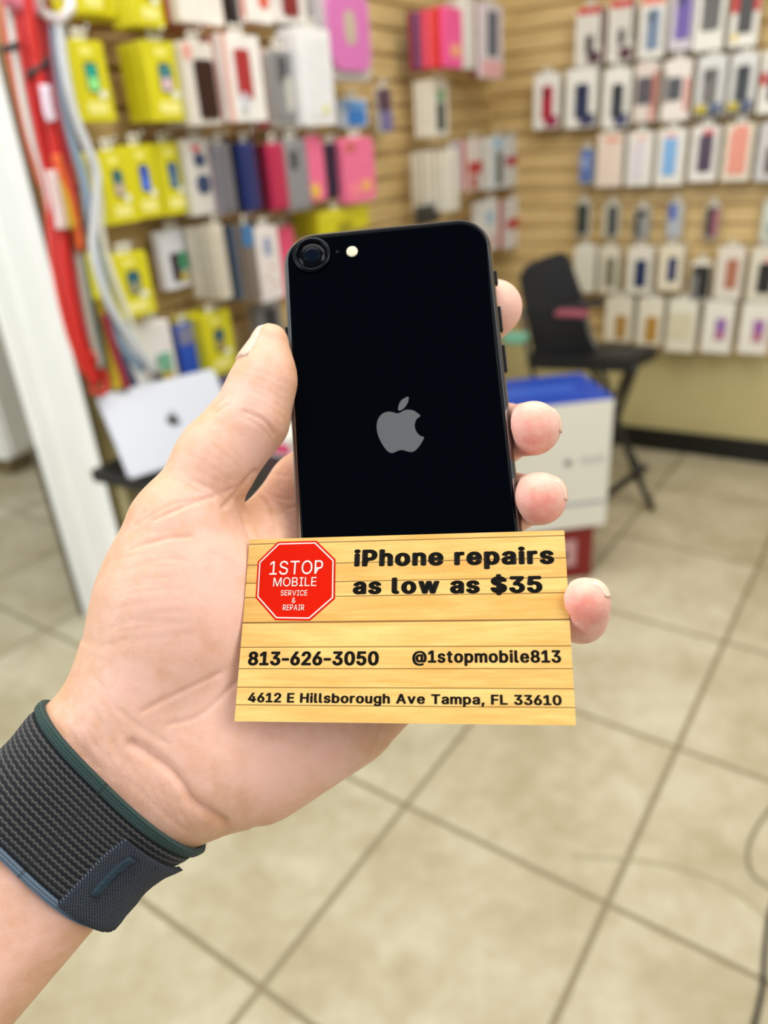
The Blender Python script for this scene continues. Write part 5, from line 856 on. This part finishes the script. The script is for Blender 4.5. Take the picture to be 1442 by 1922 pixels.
def build_card():
    root = empty('business_card', (0, 0, 0)); root.matrix_world = CARDP.mat4()
    tag(root, 'wood-plank printed business card with red octagon logo held in front of the smartphone', 'business card', 'things in the hand')
    me = prism('card_stock', rounded_outline(0.0889, 0.0508, 0.0002, 1), 0.0, 0.0006)
    o = link('card_stock', me, card_material(), root); me.materials.append(mat('white_card_core', (246, 244, 240), 0.6))
    for p in me.polygons:
        if p.normal.y > -0.5: p.material_index = 1
    ink = mat('black_ink', (14, 12, 8), 0.5, spec=0.25); wht = mat('white_ink', (250, 236, 226), 0.5); red = mat('red_ink', (212, 26, 3), 0.6, spec=0.06)
    # octagon sign
    oc = [(522, 1017), (594, 1015), (630, 1050), (629, 1124), (582, 1165), (517, 1164), (480, 1122), (484, 1054)]
    oc = [CARDP.uv(*p) for p in oc]; c = np.mean(oc, axis=0)
    s = link('octagon_sign', prism('octagon_sign', [tuple(p) for p in oc], -0.00008, 0.0001), red, root)
    s['label'] = 'red octagon sign with white lettering'
    V = []
    for k, yy in ((0.955, -0.00012), (0.925, -0.00012)):
        V += [(c[0]+(p[0]-c[0])*k, yy, c[1]+(p[1]-c[1])*k) for p in oc]
    me = meshdata('sign_border', V, [(i, (i+1) % 8, 8+(i+1) % 8, 8+i) for i in range(8)]); fix_normals(me)
    link('sign_border', me, wht, s)
    for nm, tx, x0, x1, yt, yb, bo in (('sign_text', '1STOP', 506, 606, (1054, 1053), (1079, 1077), 0.0), ('sign_text', 'MOBILE', 513, 594, (1084.5, 1084.5), (1101, 1100), 0.0),
                                   ('sign_text', 'SERVICE', 527, 577, (1108, 1108), (1118, 1118), 0.0), ('sign_text', '&', 548, 555, (1122, 1122), (1132, 1132), 0.0), ('sign_text', 'REPAIR', 531, 571, (1135, 1135), (1145.5, 1145.5), 0.0)):
        text_part(nm, tx, CARDP, x0, x1, yt, yb, wht, s, bo, 0.00016)
    for tx, x0, x1, yt, yb, bo in (('iPhone repairs', 664, 1041, (1032, 1026), (1063.5, 1058.5), 0.102), ('as low as $35', 662, 1019, (1085, 1080), (1115.5, 1112.5), 0.102),
                               ('813-626-3050', 465, 711, (1223, 1222), (1249, 1249), 0.082), ('@1stopmobile813', 774, 1054, (1221, 1221), (1244, 1244), 0.074),
                               ('4612 E Hillsborough Ave Tampa, FL 33610', 465, 1055, (1300, 1303), (1318, 1324), 0.074)):
        text_part('printed_line', tx, CARDP, x0, x1, yt, yb, ink, root, bo, 0.00005)
build_card()

# ------------------------------------------------------------------ the holding hand: one continuous skin surface
def cm(px, py, z):        # camera-frame millimetres
    return np.array([(px-IW/2)/FPX*z, (py-IH/2)/FPX*z, z])*1000.0
def rmm(rpx, z): return rpx/FPX*z*1000.0
H_VOX = 0.75
LO = np.array([-150.0, -82.0, 172.0]); HI = np.array([72.0, 150.0, 292.0])
_n = np.ceil((HI-LO)/H_VOX).astype(int)+1
class Field:
    def __init__(s): s.d = np.full(_n, 25.0, np.float32)
    def sub(s, lo, hi):
        a = np.clip(np.floor((lo-LO)/H_VOX).astype(int), 0, _n-1); b = np.clip(np.ceil((hi-LO)/H_VOX).astype(int)+1, 1, _n)
        g = [(LO[i]+H_VOX*np.arange(a[i], b[i])).astype(np.float32) for i in range(3)]
        return (slice(a[0], b[0]), slice(a[1], b[1]), slice(a[2], b[2])), np.meshgrid(*g, indexing='ij', sparse=True)
def cap_dist(X, Y, Z, p, q, ra, rb):
    d = q-p; L2 = float(d@d)+1e-9
    h = np.clip(((X-p[0])*d[0]+(Y-p[1])*d[1]+(Z-p[2])*d[2])/L2, 0, 1)
    return np.sqrt((X-p[0]-h*d[0])**2+(Y-p[1]-h*d[1])**2+(Z-p[2]-h*d[2])**2)-(ra+(rb-ra)*h)
def smin(a, b, k):
    h = np.clip(0.5+0.5*(b-a)/k, 0, 1); return b+(a-b)*h-k*h*(1-h)
def smax(a, b, k): return -smin(-a, -b, k)
def add_caps(field, chain, k):
    """chain of (px, py, z, r px); consecutive points joined by round cones"""
    pts = [(cm(x, y, z), rmm(r, z)) for x, y, z, r in chain]
    for (p, ra), (q, rb) in zip(pts[:-1], pts[1:]):
        R = max(ra, rb)+k+4
        sl, (X, Y, Z) = field.sub(np.minimum(p, q)-R, np.maximum(p, q)+R)
        field.d[sl] = smin(field.d[sl], cap_dist(X, Y, Z, p, q, ra, rb).astype(np.float32), k)
def build_field():
    palm = Field()
    for chain, k in HAND['palm']: add_caps(palm, chain, k)
    for chain, k_own, k_base, k_tip, spread in HAND['digits']:
        f = Field(); add_caps(f, chain, k_own)
        p0 = cm(*chain[0][:3]); pts = np.array([cm(*c[:3]) for c in chain]); rr = max(rmm(c[3], c[2]) for c in chain)+8
        sl, (X, Y, Z) = palm.sub(pts.min(0)-rr, pts.max(0)+rr)
        dist = np.sqrt((X-p0[0])**2+(Y-p0[1])**2+(Z-p0[2])**2)
        k = np.clip(k_base-(k_base-k_tip)*(dist/spread), k_tip, k_base).astype(np.float32)
        palm.d[sl] = smin(palm.d[sl], f.d[sl], k)
    # skin lies against the phone: press the phone's rounded body out of it
    R, t = PHONE.R, PHONE.t*1000
    sl, (X, Y, Z) = palm.sub(np.array([-50, -110, 190.]), np.array([60, 70, 262.]))
    x = (X-t[0])*R[0, 0]+(Y-t[1])*R[1, 0]+(Z-t[2])*R[2, 0]; y = (X-t[0])*R[0, 1]+(Y-t[1])*R[1, 1]+(Z-t[2])*R[2, 1]; z = (X-t[0])*R[0, 2]+(Y-t[1])*R[1, 2]+(Z-t[2])*R[2, 2]-PT*500
    r2 = 10.5; qx = np.maximum(np.abs(x)-(PW*500-r2), 0); qy = np.maximum(np.abs(y)-(PH*500-r2), 0)
    d2 = np.sqrt(qx*qx+qy*qy)-r2; r3 = 3.0
    a = np.maximum(d2+r3, 0); b = np.maximum(np.abs(z)-(PT*500-r3), 0)
    sd = np.sqrt(a*a+b*b)-r3+np.minimum(np.maximum(d2+r3, np.abs(z)-(PT*500-r3)), 0)
    palm.d[sl] = smax(palm.d[sl], -(sd-0.12).astype(np.float32), 1.2)
    # ... and leaves room for the card
    R, t = CARDP.R, CARDP.t*1000
    sl, (X, Y, Z) = palm.sub(np.array([-50, -5, 175.]), np.array([60, 70, 232.]))
    x = (X-t[0])*R[0, 0]+(Y-t[1])*R[1, 0]+(Z-t[2])*R[2, 0]; y = (X-t[0])*R[0, 1]+(Y-t[1])*R[1, 1]+(Z-t[2])*R[2, 1]; z = (X-t[0])*R[0, 2]+(Y-t[1])*R[1, 2]+(Z-t[2])*R[2, 2]
    qx = np.abs(x)-44.5; qy = np.abs(y)-25.5; qz = np.abs(z-0.6)-0.85
    sd = np.sqrt(np.maximum(qx, 0)**2+np.maximum(qy, 0)**2+np.maximum(qz, 0)**2)+np.minimum(np.maximum(np.maximum(qx, qy), qz), 0)
    palm.d[sl] = smax(palm.d[sl], -(sd-0.12).astype(np.float32), 0.8)
    return palm
def surface_nets(D):
    S = D < 0
    nx, ny, nz = D.shape
    base = S[:-1, :-1, :-1]
    act = np.zeros(base.shape, bool); cnt = np.zeros(base.shape, np.int8)
    for i in (0, 1):
        for j in (0, 1):
            for k in (0, 1): cnt += S[i:nx-1+i, j:ny-1+j, k:nz-1+k]
    act = (cnt > 0) & (cnt < 8)
    idx = np.full(base.shape, -1, np.int32); C = np.argwhere(act); idx[act] = np.arange(len(C))
    acc = np.zeros((len(C), 3)); num = np.zeros(len(C))
    corners = [(i, j, k) for i in (0, 1) for j in (0, 1) for k in (0, 1)]
    vals = {c: D[C[:, 0]+c[0], C[:, 1]+c[1], C[:, 2]+c[2]].astype(np.float64) for c in corners}
    for a in corners:
        for ax in range(3):
            if a[ax]: continue
            b = list(a); b[ax] = 1; b = tuple(b); va, vb = vals[a], vals[b]; m = (va < 0) != (vb < 0)
            t = np.where(m, va/(va-vb+1e-20*(va == vb)), 0); p = np.array(a, float)[None, :].repeat(len(C), 0); p[:, ax] += t
            acc += p*m[:, None]; num += m
    V = (C+acc/num[:, None])*H_VOX+LO
    F = []
    for ax in range(3):
        u, v = (ax+1) % 3, (ax+2) % 3
        sa = [slice(None)]*3; sb = [slice(None)]*3; sa[ax] = slice(0, -1); sb[ax] = slice(1, None)
        A, B = S[tuple(sa)], S[tuple(sb)]; E = np.argwhere(A != B); E = E[(E[:, u] > 0) & (E[:, v] > 0) & (E[:, u] < D.shape[u]-1) & (E[:, v] < D.shape[v]-1)]
        ins = A[E[:, 0], E[:, 1], E[:, 2]]
        def cid(du, dv):
            q = E.copy(); q[:, u] += du; q[:, v] += dv; return idx[q[:, 0], q[:, 1], q[:, 2]]
        q = np.stack([cid(-1, -1), cid(0, -1), cid(0, 0), cid(-1, 0)], 1)
        q[~ins] = q[~ins][:, ::-1]; F.append(q)
    return V, np.concatenate(F)
def relax(V, F, it, lam=0.5, mu=-0.52):
    e = np.concatenate([F[:, [0, 1]], F[:, [1, 2]], F[:, [2, 3]], F[:, [3, 0]]]); n = len(V)
    deg = np.bincount(e[:, 0], minlength=n)+np.bincount(e[:, 1], minlength=n)
    for _ in range(it):
        for w in (lam, mu):
            s = np.zeros_like(V)
            for c in range(3): s[:, c] = np.bincount(e[:, 0], V[e[:, 1], c], n)+np.bincount(e[:, 1], V[e[:, 0], c], n)
            V = V+w*(s/np.maximum(deg, 1)[:, None]-V)
    return V
def vnormals(V, F):
    n = np.cross(V[F[:, 2]]-V[F[:, 0]], V[F[:, 3]]-V[F[:, 1]]); N = np.zeros_like(V)
    for k in range(4):
        for c in range(3): N[:, c] += np.bincount(F[:, k], n[:, c], len(V))
    return N/(np.linalg.norm(N, axis=1)[:, None]+1e-12)
HAND = dict(
 palm=[
  ([(-195, 1755, .206, 100), (150, 1397, .2215, 86), (215, 1345, .2245, 84)], 5),              # forearm, thumb side
  ([(-130, 1826, .206, 104), (215, 1466, .2215, 90), (270, 1400, .225, 84)], 5),
  ([(-76, 1890, .206, 98), (262, 1516, .2215, 82), (334, 1440, .226, 70)], 5),                 # forearm, little-finger side
  ([(240, 1370, .227, 84), (288, 1222, .2265, 100), (328, 1105, .2245, 112), (340, 985, .2235, 86)], 16),   # ball of the thumb
  ([(330, 1330, .226, 96), (400, 1200, .229, 92), (420, 1080, .229, 66)], 20),
  ([(340, 1450, .226, 60), (480, 1418, .2265, 88), (640, 1310, .236, 90), (745, 1235, .242, 74)], 22),   # heel below the little finger
  ([(330, 1420, .236, 80), (560, 1180, .251, 80), (640, 1100, .257, 76)], 24),
  ([(330, 1420, .236, 80), (540, 1050, .252, 76), (600, 935, .258, 68)], 24),
  ([(600, 935, .258, 68), (650, 1060, .259, 70), (690, 1140, .256, 70), (745, 1235, .246, 66)], 16),
  ([(500, 1330, .236, 84), (620, 1200, .248, 80)], 24),
 ],
 digits=[
  ([(340, 985, .2235, 84), (410, 858, .2265, 67), (472, 785, .229, 61), (497, 712, .2305, 50), (508, 641, .2315, 33)], 8, 8, 1.0, 45),
  ([(580, 915, .2575, 66), (770, 760, .266, 56), (862, 640, .260, 50), (928, 578, .2495, 52)], 6, 10, 1.0, 22),
  ([(640, 1030, .258, 64), (850, 900, .270, 54), (948, 812, .254, 47), (1001, 804, .2285, 51)], 6, 10, 1.0, 22),
  ([(680, 1120, .256, 62), (870, 1020, .266, 52), (966, 942, .248, 46), (1013, 936, .2215, 50)], 6, 10, 1.0, 22),
  ([(740, 1225, .245, 58), (905, 1185, .251, 48), (1062, 1150, .224, 43), (1090, 1158, .203, 40), (1099, 1130, .197, 46)], 6, 10, 1.0, 22),
 ])
CREASES = [   # picture polyline, depth mm, half width px
 ([(287, 976), (354, 947), (416, 926), (447, 912)], 0.5, 3.5), ([(362, 901), (408, 926), (428, 950)], 0.35, 3), ([(255, 985), (330, 945), (400, 938)], 0.25, 3),
 ([(458, 772), (495, 789), (514, 814)], 0.55, 3.5), ([(452, 780), (488, 800), (508, 822)], 0.3, 3), ([(396, 772), (416, 749)], 0.5, 4), ([(405, 776), (428, 758)], 0.3, 3),
 ([(245, 1030), (308, 1012), (358, 1007)], 0.35, 3.5), ([(420, 951), (441, 932), (453, 914), (480, 885)], 0.9, 5), ([(446, 935), (462, 985), (472, 1012)], 0.8, 5),
 ([(454, 935), (483, 930), (503, 955), (512, 1000)], 0.4, 4), ([(475, 905), (505, 890), (540, 893)], 0.3, 3), ([(505, 980), (530, 960), (552, 950)], 0.3, 3),
 ([(250, 1397), (316, 1443), (345, 1476), (362, 1505), (399, 1530), (424, 1545)], 1.7, 10), ([(266, 1335), (316, 1310), (416, 1262)], 0.45, 4), ([(316, 1360), (375, 1343), (446, 1277)], 0.4, 4),
 ([(180, 1275), (220, 1330), (275, 1372), (320, 1400)], 0.35, 4), ([(125, 1364), (150, 1400), (178, 1440)], 0.25, 3), ([(150, 1350), (190, 1410), (225, 1455)], 0.25, 3), ([(170, 1330), (215, 1400), (262, 1462)], 0.25, 3),
 ([(195, 1320), (240, 1390), (290, 1450)], 0.3, 3), ([(250, 1470), (300, 1520), (350, 1560)], 0.25, 3), ([(205, 1180), (260, 1165), (330, 1170)], 0.2, 3), ([(190, 1215), (250, 1195)], 0.2, 3),
 ([(215, 1110), (270, 1095), (300, 1098)], 0.2, 3), ([(235, 1070), (300, 1050), (350, 1052)], 0.2, 3),
]
for k in range(9):      # fine lines across the wrist and ball of the thumb
    CREASES.append(([(118+k*24, 1345+k*14), (140+k*24, 1392+k*15), (170+k*23, 1432+k*15)], 0.22, 2.6))
for k in range(10):
    CREASES.append(([(200+k*3, 1010+k*22), (250+k*6, 998+k*22), (305+k*6, 1000+k*21)], 0.13, 2.6))
for k in range(7):
    CREASES.append(([(395-k*12, 812+k*14), (430-k*10, 838+k*14), (462-k*8, 872+k*10)], 0.12, 2.4))
for k in range(6):
    CREASES.append(([(455+k*4, 690+k*14), (500, 702+k*15), (540-k*2, 722+k*16)], 0.12, 2.4))
for k in range(5):
    CREASES.append(([(480+k*14, 905+k*16), (510+k*10, 930+k*14), (545, 940+k*14)], 0.16, 2.6))
REDNESS = [(1000, 815, 90, .85), (1012, 948, 90, .85), (1095, 1150, 90, .9), (960, 580, 90, .5), (470, 840, 55, .5), (505, 660, 40, .1), (400, 1060, 90, .62), (330, 1150, 110, .5), (250, 1285, 70, .55), (470, 760, 60, .55), (520, 1440, 90, .5), (440, 1160, 70, .6), (620, 1420, 60, .6)]
def skin_material():
    g = NT('skin'); tc = g.n('ShaderNodeTexCoord'); ob = tc.outputs['Object']
    at_ = g.n('ShaderNodeAttribute'); at_.attribute_name = 'flush'
    n1 = g.noise(ob, 55.0, 4, 0.6); n2 = g.noise(ob, 240.0, 5, 0.6); n3 = g.noise(ob, 1500.0, 3, 0.6)
    base = g.mix(g.ramp(n1, 0.35, 0.65), lin((222, 170, 132)), lin((233, 184, 152)))
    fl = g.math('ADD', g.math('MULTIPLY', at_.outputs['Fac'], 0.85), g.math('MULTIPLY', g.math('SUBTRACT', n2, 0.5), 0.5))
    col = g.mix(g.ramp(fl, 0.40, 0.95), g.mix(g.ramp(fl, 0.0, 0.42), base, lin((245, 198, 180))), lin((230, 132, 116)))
    g.l(col, g.b.inputs['Base Color'])
    b = g.b; b.inputs['Roughness'].default_value = 0.46; b.inputs['Specular IOR Level'].default_value = 0.38
    b.inputs['Subsurface Weight'].default_value = 0.35; b.inputs['Subsurface Radius'].default_value = (1.0, 0.36, 0.2); b.inputs['Subsurface Scale'].default_value = 0.0032
    # friction ridges and pores
    wv = g.n('ShaderNodeTexWave', wave_type='BANDS', bands_direction='DIAGONAL'); g.l(ob, wv.inputs['Vector']); wv.inputs['Scale'].default_value = 480.0; wv.inputs['Distortion'].default_value = 5.0; wv.inputs['Detail'].default_value = 2; wv.inputs['Detail Scale'].default_value = 0.12
    h = g.math('ADD', g.math('MULTIPLY', wv.outputs['Fac'], 0.12), g.math('ADD', g.math('MULTIPLY', n3, 0.5), g.math('MULTIPLY', n2, 1.6)))
    g.l(g.bump(h, 0.00022, 0.5), b.inputs['Normal'])
    return g.m
FIELD = build_field()
def build_hand():
    V, F = surface_nets(FIELD.d); V = relax(V, F, 3)
    N = vnormals(V, F)
    px = IW/2+FPX*V[:, 0]/V[:, 2]; py = IH/2+FPX*V[:, 1]/V[:, 2]
    vd = V/np.linalg.norm(V, axis=1)[:, None]; facing = np.clip(-(N*vd).sum(1)*3, 0, 1)
    disp = np.zeros(len(V))
    for line, dep, wpx in CREASES:
        P = np.array(catmull(line, 5)); dm = np.full(len(V), 1e9); lo = P.min(0)-20; hi = P.max(0)+20
        sel = np.where((px > lo[0]) & (px < hi[0]) & (py > lo[1]) & (py < hi[1]) & (facing > 0))[0]
        for a, b in zip(P[:-1], P[1:]):
            d = b-a; hh = np.clip(((px[sel]-a[0])*d[0]+(py[sel]-a[1])*d[1])/(d@d+1e-9), 0, 1)
            dm[sel] = np.minimum(dm[sel], np.hypot(px[sel]-a[0]-hh*d[0], py[sel]-a[1]-hh*d[1]))
        disp = np.maximum(disp, dep*np.exp(-(dm/wpx)**2))
    V = V-N*(disp*facing)[:, None]
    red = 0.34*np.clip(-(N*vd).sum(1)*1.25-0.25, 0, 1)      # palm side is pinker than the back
    for x, y, r, a in REDNESS: red = np.maximum(red, a*np.exp(-((px-x)**2+(py-y)**2)/(r*r)))
    W = CAMLOC+(V/1000.0)@C2W.T; c0 = CAMLOC+C2W@(cm(300, 1300, .225)/1000)
    me = bpy.data.meshes.new('person'); me.from_pydata((W-c0).tolist(), [], F.tolist()); me.update()
    me.polygons.foreach_set('use_smooth', [True]*len(me.polygons))
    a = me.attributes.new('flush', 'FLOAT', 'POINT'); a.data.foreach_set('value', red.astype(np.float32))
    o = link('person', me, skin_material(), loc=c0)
    tag(o, 'left hand and bare forearm of a person holding up the smartphone and card', 'person')
    return o
PERSON = build_hand()
def sample(P):
    """field value (trilinear) at camera-frame mm points"""
    q = (np.asarray(P)-LO)/H_VOX; i = np.clip(np.floor(q).astype(int), 0, _n-2); f = q-i; D = FIELD.d; r = 0
    for a in (0, 1):
        for b in (0, 1):
            for c in (0, 1):
                r = r+D[i[:, 0]+a, i[:, 1]+b, i[:, 2]+c]*(f[:, 0] if a else 1-f[:, 0])*(f[:, 1] if b else 1-f[:, 1])*(f[:, 2] if c else 1-f[:, 2])
    return r
def march(P, D, level, tmax=60.0, step=0.3):
    """first crossing of the field's level going outwards from P along D"""
    t = np.zeros(len(P)); done = np.zeros(len(P), bool); out = np.full(len(P), tmax)
    for k in range(int(tmax/step)):
        s = sample(P+D*(k*step)[None, None] if False else P+D*(k*step))
        hit = (~done) & (s > level); out[hit] = k*step; done |= hit
        if done.all(): break
    return out
def wrap_grid(axis_a, axis_b, ss, phis, level, ref):
    """points round the limb axis: for each s (mm from b along a->b) and phi, the skin plus level"""
    a = (axis_b-axis_a)/np.linalg.norm(axis_b-axis_a); e1 = ref-a*(ref@a); e1 /= np.linalg.norm(e1); e2 = np.cross(a, e1)
    P = []; D = []
    for s in ss:
        for ph in phis: P.append(axis_b+a*s); D.append(e1*math.cos(ph)+e2*math.sin(ph))
    P = np.array(P); D = np.array(D); r = march(P, D, 0.0)
    return P, D, r.reshape(len(ss), len(phis)), a
def to_world(P): return CAMLOC+(np.asarray(P)/1000.0)@C2W.T
def sheet(name, outer, inner, closed, m, parent, uvs=None, origin=None, smooth=True):
    """outer, inner: [i][j] point grids -> a solid sheet (closed in j if asked)"""
    ni, nj = outer.shape[:2]; V = np.concatenate([outer.reshape(-1, 3), inner.reshape(-1, 3)]); n = ni*nj; F = []
    for i in range(ni-1):
        for j in range(nj if closed else nj-1):
            j2 = (j+1) % nj; a, b, c, d = i*nj+j, i*nj+j2, (i+1)*nj+j2, (i+1)*nj+j
            F.append((a, b, c, d)); F.append((n+d, n+c, n+b, n+a))
    for i, rev in ((0, 1), (ni-1, 0)):
        for j in range(nj if closed else nj-1):
            j2 = (j+1) % nj; q = (i*nj+j, i*nj+j2, n+i*nj+j2, n+i*nj+j); F.append(q if not rev else q[::-1])
    if not closed:
        for j, rev in ((0, 0), (nj-1, 1)):
            for i in range(ni-1):
                q = (i*nj+j, (i+1)*nj+j, n+(i+1)*nj+j, n+i*nj+j); F.append(q if not rev else q[::-1])
    Wd = to_world(V)
    if origin is not None: Wd = Wd-origin
    me = meshdata(name, Wd, F, smooth); fix_normals(me)
    if uvs is not None:
        U = np.concatenate([uvs.reshape(-1, 2)]*2); lay = me.uv_layers.new(name='uv')
        vi = np.empty(len(me.loops), int); me.loops.foreach_get('vertex_index', vi); lay.data.foreach_set('uv', U[vi].ravel())
    return link(name, me, m, parent)
# nails
nail_m = mat('nail', (242, 206, 184), 0.25, spec=0.5)
def nail(name, tip, joint, z_dir, along, spread, label=None):
    b = cm(*tip); a = cm(*joint); s = np.linspace(along[0], along[1], 8); ph = np.linspace(-spread, spread, 11)
    P, D, r, ax = wrap_grid(a, b, s, ph, 0, np.array(z_dir, float))
    r = r.reshape(-1); r = np.convolve(np.pad(r, 2, mode='edge'), np.ones(5)/5, 'valid').reshape(8, 11)
    bow = 0.35*np.cos(ph/spread*math.pi/2)[None, :]+0.05
    o = (P+D*(r+bow).reshape(-1)[:, None]).reshape(8, 11, 3); i = (P+D*(r-0.6).reshape(-1)[:, None]).reshape(8, 11, 3)
    return sheet(name, o, i, False, nail_m, PERSON, origin=np.array(PERSON.location))
nail('thumb_nail', (508, 641, .2315), (497, 712, .2305), (-1.0, -0.05, -0.5), (-7.5, 5.2), 0.62)
nail('finger_nail', (1001, 805, .2285), (948, 812, .254), (0.85, -0.5, 0.75), (-6, 5.5), 0.6)
nail('finger_nail', (1013, 936, .2215), (966, 942, .248), (0.85, -0.5, 0.75), (-6, 5.5), 0.6)
nail('finger_nail', (1099, 1130, .197), (1062, 1150, .224), (0.75, -0.35, 1.3), (-6, 5.0), 0.6)

# ------------------------------------------------------------------ woven wrist band
def weave_material(name, dark, light, su, sv, wob):
    g = NT(name); uv = g.n('ShaderNodeUVMap'); sp = g.n('ShaderNodeSeparateXYZ'); g.l(uv.outputs[0], sp.inputs[0]); u, v = sp.outputs[0], sp.outputs[1]
    w = g.math('MULTIPLY', g.math('SINE', g.math('MULTIPLY', u, 2*math.pi/su)), wob)
    ph = g.math('ADD', g.math('MULTIPLY', v, 2*math.pi/sv), w)
    s = g.math('MULTIPLY_ADD', g.math('SINE', ph), 0.5, 0.5)
    th = g.math('MULTIPLY_ADD', g.math('SINE', g.math('MULTIPLY', u, 4*math.pi/su)), 0.25, 0.75)
    f = g.math('MULTIPLY', g.ramp(s, 0.45, 0.85), th)
    cb = g.n('ShaderNodeCombineXYZ'); g.l(u, cb.inputs[0]); g.l(v, cb.inputs[1])
    nz = g.noise(cb.outputs[0], 3.0, 3)
    f = g.math('MULTIPLY', f, g.math('ADD', 0.55, g.math('MULTIPLY', nz, 0.8)))
    col = g.mix(f, lin(dark), lin(light)); g.l(col, g.b.inputs['Base Color'])
    g.b.inputs['Roughness'].default_value = 0.85; g.b.inputs['Specular IOR Level'].default_value = 0.2; g.b.inputs['Sheen Weight'].default_value = 0.1
    g.l(g.bump(g.math('ADD', s, g.math('MULTIPLY', nz, 0.6)), 0.0004, 0.9), g.b.inputs['Normal'])
    return g.m
def build_band():
    a = cm(-130, 1826, .206); b = cm(215, 1466, .2215); ref = np.array([-0.2, 0.2, -1.0])
    org = to_world(b[None])[0]
    root = empty('wrist_band', tuple(org)); tag(root, 'dark woven fabric watch band wrapped round the wrist', 'watch band')
    phis = np.linspace(0, 2*math.pi, 120, endpoint=False)
    def ring(s0, s1, n, lift0, lift1, prof=None, nm='', m=None, parent=None, ph=None, closed=True):
        ss = np.linspace(s0, s1, n); pp = phis if ph is None else ph
        P, D, r, ax = wrap_grid(a, b, ss, pp, 0, ref)
        k = 9
        if closed: r = np.stack([np.convolve(np.concatenate([q[-k:], q, q[:k]]), np.ones(2*k+1)/(2*k+1), 'valid') for q in r])
        else: r = r
        r = np.maximum(r, 0)
        rm = r
        lo = rm+lift0; hi = rm+lift1
        if prof is not None: hi = rm+lift1*prof[:, None]
        o = (P+D*hi.reshape(-1)[:, None]).reshape(n, len(pp), 3); i = (P+D*lo.reshape(-1)[:, None]).reshape(n, len(pp), 3)
        U = np.zeros((n, len(pp), 2)); U[:, :, 0] = pp[None, :]*27.0; U[:, :, 1] = ss[:, None]
        return sheet(nm, o, i, closed, m, parent, uvs=U, origin=org)
    S0, S1 = BAND
    body = weave_material('dark_weave', (22, 27, 32), (92, 90, 88), 2.1, 1.7, 0.5)
    green = weave_material('green_edge_weave', (38, 62, 60), (62, 92, 86), 0.9, 0.8, 1.0)
    blue = weave_material('blue_grey_edge_weave', (84, 104, 124), (136, 152, 168), 0.9, 0.8, 1.0)
    navy = weave_material('navy_tab_weave', (26, 34, 44), (88, 98, 112), 0.95, 0.95, 2.2)
    arch = lambda n: 0.72+0.28*np.sqrt(np.clip(1-np.linspace(-1, 1, n)**4, 0, 1))
    ring(S0+2.4, S1-3.0, 12, 0.9, 3.0, arch(12), 'band_body', body, root)
    e = ring(S1-3.2, S1, 6, 0.7, 2.9, arch(6), 'edge_trim', green, root); e['label'] = 'dark green edge trim nearest the hand'
    e = ring(S0, S0+2.6, 6, 0.7, 2.7, arch(6), 'edge_trim', blue, root); e['label'] = 'blue-grey edge trim nearest the elbow'
    t = ring(S0+1.8, S1-7.0, 12, 3.0, 4.6, None, 'pull_tab', navy, root, np.linspace(TAB[0], TAB[1], 30), False); t['label'] = 'navy woven pull tab'
    ring(S0+9, S1-9.5, 8, 4.4, 5.4, np.full(8, 1.0), 'tab_stitch', mat('teal_thread', (26, 48, 62), 0.7, bump=0.4, nscale=900), t, np.linspace(TAB[2], TAB[2]+0.085, 4), False)
BAND = (-29.0, 3.0); TAB = (0.62, 1.5, 0.78)
build_band()
